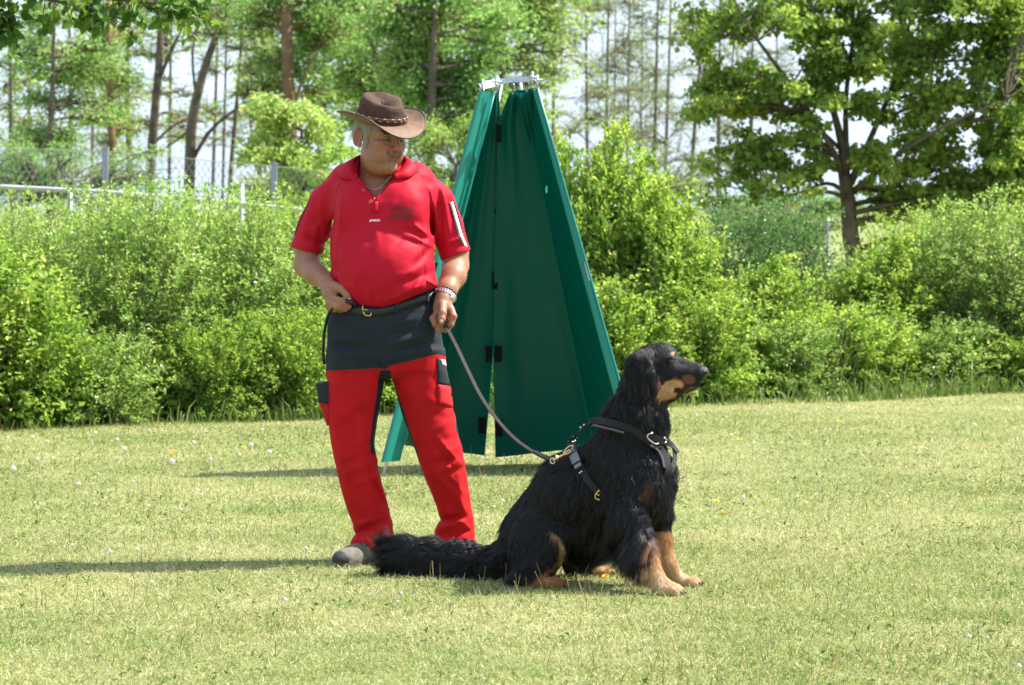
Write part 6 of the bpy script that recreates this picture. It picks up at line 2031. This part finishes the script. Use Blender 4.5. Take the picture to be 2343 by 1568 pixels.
    # ---- coat: flow guides (px, py, Y, image direction dx, dy(down), depth, length, curl)
    Gd = np.array([
        (1330, 1050, 11.3, -.65, .65, 0, .046, .10), (1260, 1080, 11.35, -.65, .75, 0, .048, .12), (1190, 1170, 11.4, -.4, .9, 0, .050, .12), (1160, 1240, 11.42, -.4, .9, 0, .060, .15),
        (1330, 1130, 11.2, -.35, .9, 0, .060, .16), (1400, 1100, 11.12, -.15, 1, 0, .060, .18), (1440, 1060, 11.10, -.15, 1, 0, .060, .25), (1445, 1085, 11.06, -.1, 1, 0, .060, .22), (1430, 1120, 11.04, -.15, 1, 0, .060, .2), (1475, 1075, 11.09, .05, 1, 0, .06, .25), (1400, 1010, 11.15, -.5, .8, 0, .06, .3),
        (1370, 1000, 11.25, -.8, .5, 0, .065, .45), (1385, 930, 11.2, -.6, .75, 0, .075, .65), (1420, 930, 11.12, -.2, 1, 0, .075, .5), (1410, 870, 11.2, -.5, .8, 0, .055, .5),
        (1470, 940, 11.1, .05, 1, 0, .075, .45), (1510, 960, 11.12, .2, 1, 0, .075, .4), (1540, 960, 11.18, .35, .95, 0, .065, .35), (1500, 1030, 11.1, .1, 1, 0, .06, .3), (1540, 1040, 11.2, .3, .95, 0, .055, .3),
        (1545, 1090, 11.2, .2, 1, 0, .055, .3), (1520, 1150, 11.15, 0, 1, 0, .055, .25), (1470, 1120, 11.08, -.1, 1, 0, .055, .2), (1440, 1180, 11.05, -.25, 1, 0, .065, .2),
        (1412, 1190, 11.1, -.7, .9, 0, .13, .25), (1420, 1232, 11.1, -.8, .8, 0, .15, .28), (1445, 1256, 11.07, -.8, .75, 0, .14, .25), (1458, 1285, 11.06, -.8, .75, 0, .12, .22), (1478, 1312, 11.05, -.55, .9, 0, .06, .2), (1485, 1290, 11.02, .1, 1, 0, .016, .1), (1500, 1320, 11.0, .2, 1, 0, .018, .1), (1545, 1352, 10.98, .9, .4, 0, .014, .1),
        (1515, 1240, 11.26, .1, 1, 0, .018, .1), (1530, 1300, 11.26, .2, 1, 0, .015, .1), (1580, 1330, 11.25, .9, .4, 0, .012, .1), (1495, 1240, 11.3, -.3, 1, 0, .03, .1),
        (1350, 1230, 11.25, -.2, 1, 0, .070, .2), (1370, 1265, 11.3, -.2, 1, 0, .085, .2), (1310, 1290, 11.28, -.05, 1, 0, .055, .2), (1290, 1200, 11.2, -.3, .9, 0, .04, .15),
        (1230, 1190, 11.25, -.55, .75, 0, .045, .2), (1190, 1230, 11.25, -.5, .9, 0, .05, .2), (1230, 1260, 11.2, -.3, 1, 0, .045, .2), (1285, 1240, 11.22, .2, 1, 0, .05, .12), (1290, 1290, 11.22, .1, 1, 0, .04, .12), (1180, 1310, 11.25, -.7, .5, 0, .06, .3), (1220, 1320, 11.2, -.7, .3, 0, .04, .25),
        (1262, 1336, 11.17, .8, .5, 0, .012, .1), (1384, 1310, 11.53, .8, .5, 0, .014, .1),
        (1500, 785, 11.2, -.9, .25, 0, .012, .15), (1525, 790, 11.17, -.8, .5, 0, .007, .1), (1540, 830, 11.15, -.8, .4, 0, .005, .1), (1590, 850, 11.15, -1, .2, 0, .004, .1), (1560, 870, 11.15, -.9, .4, 0, .006, .1), (1535, 895, 11.15, -.6, .7, 0, .011, .1), (1515, 850, 11.14, -.8, .5, 0, .009, .1), (1510, 905, 11.14, -.4, .9, 0, .022, .2),
        (1470, 795, 11.15, -.6, .7, 0, .022, .3), (1440, 815, 11.12, -.15, 1, 0, .045, .4), (1475, 830, 11.10, .05, 1, 0, .055, .45), (1450, 870, 11.10, -.05, 1, 0, .06, .5), (1485, 880, 11.10, .1, 1, 0, .065, .45), (1480, 915, 11.11, .15, 1, 0, .06, .5), (1432, 850, 11.2, -.4, .9, 0, .045, .5),
        (1140, 1270, 11.44, -.8, .5, 0, .07, .35), (1140, 1310, 11.4, -.8, .35, 0, .07, .35), (1060, 1270, 11.5, -.95, .05, 0, .085, .55), (1060, 1305, 11.48, -.8, .5, 0, .085, .65), (990, 1265, 11.55, -.95, -.15, 0, .10, .4), (985, 1300, 11.53, -.9, .4, 0, .11, .45), (930, 1245, 11.58, -.85, -.40, 0, .11, .22), (925, 1280, 11.58, -.95, .35, 0, .12, .25), (905, 1240, 11.6, -.75, -.45, 0, .10, .2),
    ], float)
    gp = np.array([P(a, b, c) for a, b, c in Gd[:, :3]])
    gd = unit(np.stack([Gd[:, 3], Gd[:, 5], -Gd[:, 4]], 1))

    tri = np.concatenate([Q[:, [0, 1, 2]], Q[:, [0, 2, 3]]])
    ar = np.linalg.norm(np.cross(V[tri[:, 1]] - V[tri[:, 0]], V[tri[:, 2]] - V[tri[:, 0]]), axis=1)
    cen = V[tri].mean(1)
    # denser where the coat is short
    uu, vv = PX(cen[:, 0], cen[:, 1], cen[:, 2])
    dens = 1 + 1.2 * ((uu > 1495) & (vv < 915)) + .8 * ((vv > 1230) & (uu > 1400)) + .7 * (uu < 1120)
    dens *= np.where(N[tri[:, 0], 1] > .55, .35, 1)
    n = 250000
    cs = np.cumsum(ar * dens); f = np.searchsorted(cs, r.random(n) * cs[-1]); f = np.minimum(f, len(tri) - 1)
    a, b = r.random(n), r.random(n); k = a + b > 1; a[k], b[k] = 1 - a[k], 1 - b[k]
    T = tri[f]
    p0 = V[T[:, 0]] + a[:, None] * (V[T[:, 1]] - V[T[:, 0]]) + b[:, None] * (V[T[:, 2]] - V[T[:, 0]])
    nn = unit(N[T[:, 0]] + N[T[:, 1]] + N[T[:, 2]])
    W_ = np.zeros((n, len(gp)), np.float32)
    for i in range(0, n, 20000):
        d2 = ((p0[i:i + 20000, None] - gp[None]) ** 2 * np.array([1, .35, 1])).sum(2)
        w = np.exp(-d2 / (2 * .028 ** 2)) + 1e-6 / (d2 + 1e-4)
        W_[i:i + 20000] = w / w.sum(1, keepdims=True)
    flow = W_ @ gd; ln = W_ @ Gd[:, 6]; curl = W_ @ Gd[:, 7]
    flow = flow - nn * (flow * nn).sum(1, keepdims=True)
    flow = unit(flow + np.array([0, 0, -.15]) * (ln[:, None] / .06))
    ln = ln * r.uniform(.55, 1.15, n) * (1 + .25 * vnoise(p0 * 22))
    # locks: strands lean to the tip of their lock
    nl = 9500
    li = r.choice(n, nl, False)
    kd = kdtree.KDTree(nl)
    for i, q in enumerate(li): kd.insert(p0[q], i)
    kd.balance()
    own = np.array([kd.find(q)[1] for q in p0])
    seg = 6
    amp = r.normal(size=(nl, 3)); ph = r.uniform(0, 6.28, nl)

    def grow(p, nrm, fl, L, cu, lk):
        out = np.zeros((len(p), seg, 3)); cur = np.zeros((len(p), 3)); dd = unit(nrm * .42 + fl * .85)
        side = unit(np.cross(fl, nrm))
        for k_ in range(seg):
            t = (k_ + 1) / seg
            wav = np.sin(ph[lk] + t * 7.5)[:, None] * side + .6 * np.cos(ph[lk] * 1.7 + t * 6)[:, None] * nrm
            cur = cur + unit(dd + wav * (cu * 1.05)[:, None]) * (L / seg)[:, None]
            out[:, k_] = cur
            dd = unit(dd * .55 + fl * .55 - nrm * .10 + np.array([0, 0, -.10]))
        return out
    rn = r.normal(0, .10, (n, 3))
    own_fl = unit(flow + amp[own] * .16)
    D = grow(p0, nn, unit(own_fl + rn), ln, curl, own)
    tipl = (p0 + D[:, -1])[li]                                   # tip of each lock's leading strand
    ltip = tipl[own]
    for k_ in range(seg):
        t = ((k_ + 1) / seg) ** 1.6 * np.clip(ln / .05, 0, 1) * .42
        lead = (p0[li] + D[li][:, k_])[own]
        D[:, k_] = D[:, k_] * (1 - t[:, None]) + (lead - p0) * t[:, None]
    low = p0[:, None, 2] + D[..., 2]
    D[..., 2] = np.where(low < .006, .006 + .004 * r.random((n, 1)) - p0[:, None, 2], D[..., 2])
    tint = np.clip(marks(p0) + r.normal(0, .035, n), 0, 1)
    rad = np.where(ln < .02, .00030, .00035)
    fo = hair('coat', p0, D, fur_m, root, rad, .3, tint); fo['kind'] = 'stuff'
    # wiry flyaway hairs
    i = r.choice(np.where(ln > .035)[0], 2600)
    D2 = D[i] * 1.18 + np.cumsum(r.normal(0, .0035, (len(i), seg, 3)), 1) + nn[i][:, None] * (np.arange(1, seg + 1) / seg)[None, :, None] * .012
    D2[..., 2] = np.maximum(D2[..., 2], .006 - p0[i][:, None, 2])
    fo = hair('flyaway_coat', p0[i], D2, fur_m, root, .0003, .2, tint[i]); fo['kind'] = 'stuff'

    # ---- nose, eye
    def nose(p):
        d = ell(p, P(1609, 851, 11.176), (.0195, .022, .0205))
        d = sm_max(d, -ell(p, P(1613, 856, 11.155), (.008, .006, .005)), .004)
        return d
    V2, Q2 = surface(nose, P(1609, 851, 11.176) - .04, P(1609, 851, 11.176) + .04, .0025, 'nose')
    obj('nose', mesh_data('nose', V2, Q2, True), black_wet, root)
    m = MB(); m.ball(P(1535, 830, 11.1435), (.0075, .005, .0045), 12, 8); ey = m.build('eye', simple('amber_eye', (.10, .05, .02), .1, spec=.8, coat=.6), root, True)
    m = MB(); m.ball(P(1536.5, 830, 11.1385), (.0035, .0025, .0032), 10, 6); m.build('pupil', simple('pupil_black', (.004, .004, .004), .1), ey, True)
    m = MB(); m.tube([P(1526, 830, 11.142), P(1531, 826, 11.137), P(1537, 825, 11.136), P(1543, 829, 11.140)], .0028, 6); m.build('eyelid', black_wet, root, True)
    m = MB(); m.tube([P(1527, 832, 11.142), P(1534, 835, 11.138), P(1543, 833, 11.140)], .0022, 6); m.build('eyelid', black_wet, root, True)
    claw = simple('dark_claw', (.03, .025, .02), .4)
    for a_, b_, Yc in ((1561, 1361, 10.965), (1567, 1358, 10.99), (1567, 1356, 11.012), (1604, 1341, 11.235), (1610, 1340, 11.26), (1292, 1344, 11.175), (1297, 1343, 11.2)):
        m = MB(); q = P(a_, b_, Yc); q[2] = max(q[2], .010); m.tube([q + [-.010, 0, .004], q, q + [.007, 0, -.006]], [.0045, .0035, .001], 6); m.build('claw', claw, root, True)
    return root, V, Q


DOG, DOGV, DOGQ = dog()
# ------------------------------------------------------------------ harness and leash
def tack():
    lea = simple('black_harness_leather', (.010, .010, .011), .62, spec=.25, bump=.15, bscale=200)
    felt = simple('grey_felt_lining', (.08, .074, .07), .9)
    steel = simple('harness_steel', (.60, .60, .58), .28, .95); brass = simple('harness_brass', (.70, .52, .22), .3, .95)
    stitch = simple('grey_stitching', (.10, .10, .11), .8)
    fm = FrontMap(DOGV, DOGQ, .45)
    e = empty('dog_harness', tuple(P(1420, 1080, 11.1)), 'black leather harness with steel buckles strapped round the sitting dog', 'harness')
    OFF = .022

    def band(name, pts, n, width, off=OFF, mat=lea, par=e, thick=.004, dive=(0, 0)):
        ln, nn = fm.line(pts, n, off)
        t_ = np.linspace(0, 1, n); dv = np.clip(1 - t_ / .3, 0, 1) ** 2 * dive[0] + np.clip((t_ - .7) / .3, 0, 1) ** 2 * dive[1]
        ln = ln - nn * (dv * (off + .012))[:, None]
        for _ in range(3):
            ln[1:-1] = (ln[:-2] + 2 * ln[1:-1] + ln[2:]) / 4; nn[1:-1] = unit(nn[:-2] + 2 * nn[1:-1] + nn[2:])
        nn = unit(nn + np.array([0, -.5, .1]))
        m = MB(); m.strap(ln, nn, width, thick)
        return m.build(name, mat, par), ln, nn

    def rivets(par, pts, off=OFF + .006, rad=.0042):
        for a, b in pts:
            c, nn = fm.get(a, b, off); m = MB(); m.ball(c, rad, 8, 5); m.build('rivet', steel, par, True)

    # collar-like shoulder strap over the withers
    s1, ln, nn = band('shoulder_strap', [(1352, 985), (1366, 968), (1395, 966), (1430, 975), (1458, 987)], 22, .026, .020, dive=(0, .5))
    band('strap_lining', [(1360, 989), (1380, 980), (1410, 982), (1432, 988)], 16, .008, .030, felt, s1)
    # chest plate running down from the buckle
    s2, ln, nn = band('chest_strap', [(1452, 985), (1478, 1004), (1502, 1030), (1518, 1060), (1522, 1085), (1518, 1105)], 24, [.030] * 24, .018, dive=(.3, 1))
    band('strap_lining', [(1478, 1018), (1496, 1036), (1506, 1056), (1510, 1075)], 14, .007, .030, felt, s2)
    s3, ln, nn = band('buckle_strap', [(1478, 990), (1500, 1004), (1518, 1020), (1537, 1044)], 18, .026, .025)
    for k, (a, b) in enumerate(((1507, 1011), (1514, 1018))):
        c, n_ = fm.get(a, b, .031); m = MB(); m.ball(c, .0022, 6, 4); m.build('punch_hole', simple('hole_dark', (.003, .003, .003), .9), s3)
    band('chest_strap', [(1532, 1005), (1533, 1045), (1528, 1075), (1519, 1100)], 12, .020, .020, dive=(1, 1))
    # frame buckle
    m = MB()
    A = [fm.get(a, b, .040)[0] for a, b in ((1474, 988), (1473, 996), (1484, 1012), (1491, 1011))]
    B = [fm.get(a, b, .040)[0] for a, b in ((1501, 1013), (1505, 1002), (1501, 993))]
    m.tube(spline(A, 10), .0028, 6); m.tube(spline(B, 8), .0028, 6); m.tube([A[0], fm.get(1483, 984, .040)[0]], .0026, 6)
    m.build('frame_buckle', steel, s3, True)
    # strap along the spine to the leash ring
    s4, ln, nn = band('spine_strap', [(1352, 984), (1338, 998), (1322, 1016), (1308, 1030)], 12, .028, .026)
    rivets(s4, [(1352, 985), (1343, 992)], .033)
    # girth with side release buckle
    s5, ln, nn = band('girth_strap', [(1305, 1022), (1316, 1036), (1328, 1060), (1342, 1086), (1358, 1108), (1376, 1128), (1392, 1146)], 26, .024, .020, dive=(0, 1))
    c0, n0 = fm.get(1322, 1050, .035); c1, _ = fm.get(1332, 1070, .035)
    ax = unit(c1 - c0); sd = unit(np.cross(ax, n0)); nr = np.cross(sd, ax)
    m = MB(); m.box((c0 + c1) / 2 + nr * .003, (.017, .0035, .023), np.stack([sd, nr, ax], 1)); m.box(c1 + nr * .003 + ax * .01, (.014, .003, .008), np.stack([sd, nr, ax], 1)); m.box(c0 - ax * .008 + nr * .003, (.012, .003, .01), np.stack([sd, nr, ax], 1))
    m.build('release_buckle', simple('zinc_release_buckle', (.16, .165, .17), .45, .7), s5)
    rivets(s5, [(1317, 1030), (1323, 1028), (1336, 1086), (1341, 1083)], .034)
    m = MB()
    q = [fm.get(a, b, .036)[0] for a, b in ((1380, 1118), (1372, 1126), (1371, 1134), (1380, 1138))]
    m.tube(spline(q, 10), .0026, 6); m.tube([q[1], fm.get(1380, 1128, .038)[0]], .002, 5); m.build('girth_buckle', brass, s5, True)
    # leash ring on the spine strap
    rc = P(1300, 1030, 11.20)
    m = MB(); m.tube([rc + np.array([.015 * math.cos(a) * .8 + .012 * math.sin(a), .01 * math.sin(a), .016 * math.sin(a)]) for a in np.linspace(0, 2 * math.pi, 16)], .0026, 6); m.build('leash_ring', brass, e, True)
    for a, b, ww in ((1316, 1022, .02),):
        c, n_ = fm.get(a, b, .03); m = MB(); m.ball(c, (.018, .005, .012), 10, 6); m.build('leather_tab', lea, e, True)

    # leash: hand -> dog
    L = empty('leash', tuple(P(1018, 744, 11.9)), 'slim grey brown leather leash hanging from the hand to the dog harness', 'leash')
    pts = spline([P(1008, 752, 11.935), P(1014, 742, 11.915), P(1024, 756, 11.90), P(1042, 790, 11.86), P(1068, 845, 11.78), P(1098, 905, 11.68), P(1132, 955, 11.57), P(1172, 1000, 11.45), P(1215, 1032, 11.33), P(1262, 1054, 11.22)], 60)
    nrm = np.tile(np.array([.45, -1, .35]), (60, 1))
    m = MB(); m.strap(pts, nrm, .0145, .004); m.build('strap', simple('grey_brown_leash_leather', (.028, .024, .023), .7, spec=.2, var=.15, vscale=40), L)
    tail = spline([P(1222, 1036, 11.31), P(1242, 1046, 11.26), P(1266, 1055, 11.21)], 10)
    m = MB(); m.strap(tail + np.array([0, -.003, 0]), nrm[:10], .018, .008); m.build('stitched_end', lea, L)
    # trigger hook
    h0, h1, h2, h3 = P(1264, 1055, 11.205), P(1274, 1048, 11.20), P(1288, 1041, 11.198), P(1302, 1029, 11.195)
    hk = empty('trigger_hook', tuple(h0)); hk.parent = L; hk.location = Vector(h0) - L.location
    hk2 = MB(); hk2.tube(spline([h0, h1, h2, h3], 12), np.interp(np.linspace(0, 1, 12), [0, .3, .5, 1], [.004, .0065, .0045, .003]), 8)
    hk2.ball(h1, .009, 8, 6); hk2.tube([h1 + [-.004, -.004, .012], h1 + [.003, -.004, -.012]], .003, 6)
    bpy.data.objects.remove(hk)
    hk2.build('trigger_hook', brass, L, True)
    m = MB(); m.tube([h0 + np.array([.008 * math.cos(a), .003 * math.sin(a), .010 * math.sin(a)]) for a in np.linspace(0, 2 * math.pi, 14)], .0026, 6); m.build('swivel_ring', steel, L, True)


tack()
# ------------------------------------------------------------------ dandelions on the lawn
def dandelions():
    r = np.random.default_rng(31)
    fluff, t, b = new_mat('dandelion_fluff')
    b.inputs['Base Color'].default_value = (.74, .72, .66, 1); b.inputs['Roughness'].default_value = .9
    tr = t.nodes.new('ShaderNodeBsdfTransparent'); ms = t.nodes.new('ShaderNodeMixShader'); ms.inputs['Fac'].default_value = .1
    t.links.new(b.outputs['BSDF'], ms.inputs[1]); t.links.new(tr.outputs['BSDF'], ms.inputs[2]); t.links.new(ms.outputs['Shader'], t.nodes['Material Output'].inputs['Surface'])
    core = simple('dandelion_core', (.22, .16, .09), .9); stem = simple('dandelion_stem', (.24, .22, .10), .7); yel = simple('dandelion_yellow', (.75, .48, .01), .6)
    # seed head: many fine parachutes on a sphere
    def head(part):
        V, F = [], []
        n = 90
        for i in range(n):
            z = 1 - 2 * (i + .5) / n
            if part and (z < -.2 or r.random() < .45): continue
            a = i * 2.39996; q = np.array([math.sqrt(1 - z * z) * math.cos(a), math.sqrt(1 - z * z) * math.sin(a), z])
            u = unit(np.cross(q, [.3, .5, .8])); w = np.cross(q, u)
            for k in range(3):
                an = k * math.pi / 3 + r.random()
                d = u * math.cos(an) + w * math.sin(an); s = np.cross(q, d) * .05
                b0 = len(V); V += [q * .82 - d * .26 + q * .16 - s, q * .82 - d * .26 + q * .16 + s, q * .82 + d * .26 + q * .16 + s, q * .82 + d * .26 + q * .16 - s]; F.append((b0, b0 + 1, b0 + 2, b0 + 3))
            s = u * .018; b0 = len(V); V += [q * .15 - s, q * .15 + s, q * .85 + s, q * .85 - s]; F.append((b0, b0 + 1, b0 + 2, b0 + 3))
        return mesh_data('seed_head', np.array(V), np.array(F))
    heads = [head(False), head(False), head(True)]
    for h in heads: h.materials.append(fluff)
    m = MB(); m.ball((0, 0, 0), (.2, .2, .16), 8, 5); m.tube([(0, 0, -.1), (0, 0, -.35)], [.12, .08], 6); cm = m.data('receptacle', True); cm.materials.append(core)
    stems = []
    for k in range(3):
        m = MB(); m.tube(spline([(0, 0, 0), (.06 * (k - 1), .04, .5), (.02, 0, 1)], 6), .02, 5, False); d = m.data('stem', True); d.materials.append(stem); stems.append(d)
    V, F = [], []
    for ring, (n, ln, up) in enumerate(((16, 1, .15), (13, .75, .45), (9, .45, .7))):
        for i in range(n):
            a = 2 * math.pi * (i + ring * .4) / n; d = np.array([math.cos(a), math.sin(a), 0]); s = np.array([-d[1], d[0], 0]) * .13
            z = np.array([0, 0, 1.]); b0 = len(V); V += [d * .1 - s * .5, d * .1 + s * .5, d * ln + s + z * up * ln, d * ln - s + z * up * ln]; F.append((b0, b0 + 1, b0 + 2, b0 + 3))
    fl = mesh_data('blossom', np.array(V), np.array(F)); fl.materials.append(yel)

    def put(kind, px, py, rad, hgt, label, group):
        g = G(px, py)
        e = empty('dandelion', tuple(g), label, 'dandelion', group)
        rz = r.uniform(0, 6.28)
        s = bpy.data.objects.new('stem', stems[r.integers(0, 3)]); s.scale = (hgt * .6, hgt * .6, hgt)
        if kind != 'y' : s.scale = (.05, .05, hgt)
        tilt = (r.normal(0, .12), r.normal(0, .12), rz)
        col().objects.link(s); s.parent = e; s.rotation_euler = tilt
        hd = bpy.data.objects.new('blossom' if kind == 'y' else 'seed_head', fl if kind == 'y' else heads[2 if kind == 'p' else r.integers(0, 2)])
        hd.scale = (rad,) * 3; col().objects.link(hd); hd.parent = e
        M = s.rotation_euler.to_matrix() @ Vector((.02 * s.scale[0], 0, hgt)); hd.location = M; hd.rotation_euler = (r.normal(0, .3), r.normal(0, .3), rz)
        if kind != 'y':
            c = bpy.data.objects.new('receptacle', cm); c.scale = (rad,) * 3; col().objects.link(c); c.parent = hd; c.scale = (1, 1, 1)
    # the clearly visible ones: head pixel, radius px, distance row of the foot
    clocks = [(32, 1072, 8, 1098), (181, 1108, 7, 1128), (290, 1026, 7, 1050), (398, 1056, 8, 1085), (475, 1050, 8, 1082), (573, 1018, 7, 1040), (616, 1034, 7, 1056), (309, 1102, 5, 1118), (118, 1048, 5, 1062), (83, 1050, 5, 1064),
              (74, 1000, 5, 1012), (108, 1010, 4, 1022), (216, 990, 5, 1002), (268, 1006, 5, 1020), (313, 1257, 6, 1282), (250, 1262, 5, 1280), (167, 1250, 5, 1264), (343, 1332, 5, 1350), (357, 1352, 4, 1368), (697, 1253, 6, 1280), (548, 1040, 5, 1060), (505, 1070, 5, 1085), (445, 1012, 5, 1030),
              (655, 1378, 5, 1392), (338, 1160, 4, 1172), (462, 1135, 4, 1146), (94, 1288, 4, 1296), (114, 1244, 4, 1256), (410, 1168, 4, 1180), (340, 985, 4, 995), (470, 990, 4, 998), (600, 985, 4, 995),
              (2213, 1462, 7, 1478), (2325, 1532, 7, 1546), (2142, 1505, 4, 1518), (2260, 1470, 4, 1480), (1938, 1252, 5, 1264), (1990, 1215, 4, 1226), (1780, 1205, 4, 1214), (1700, 1140, 5, 1152), (1752, 1175, 4, 1186), (1820, 1140, 4, 1150), (2030, 1138, 4, 1150), (2080, 1125, 4, 1136),
              (1720, 1015, 4, 1024), (1668, 998, 4, 1006), (2230, 972, 5, 984), (1900, 985, 3, 993), (2010, 990, 3, 998), (2120, 1030, 3, 1040), (1590, 950, 4, 960), (1930, 1092, 3, 1100), (1245, 1400, 4, 1412), (915, 1365, 4, 1376), (905, 1385, 4, 1395), (1130, 1160, 5, 1178), (1150, 1145, 5, 1162), (1180, 1150, 5, 1165), (1240, 1145, 4, 1160), (1110, 1190, 4, 1200)]
    for px, py, rp, fy in clocks:
        g = G(px, fy); s = g[1] / FPX
        kind = 'p' if r.random() < .35 else 'c'
        put(kind, px, fy, rp * s * .82, max(.03, (fy - py) * s), 'half blown dandelion seed head with ragged white fluff on the lawn' if kind == 'p' else 'white round dandelion seed head standing on the lawn', 'ragged dandelion clocks' if kind == 'p' else 'dandelion clocks')
    for px, py in ((395, 1036), (447, 1018), (850, 1018), (918, 1036), (742, 1222), (982, 1266), (1628, 1140), (1640, 1152), (1652, 1190), (1660, 1168), (1745, 1164), (2115, 1032), (1880, 965), (1850, 962), (1920, 965), (1690, 1010), (1385, 1326), (560, 1030), (1000, 1045)):
        put('y', px, py + 8, .015, r.uniform(.02, .045), 'open yellow dandelion blossom on the lawn', 'yellow dandelions')


dandelions()
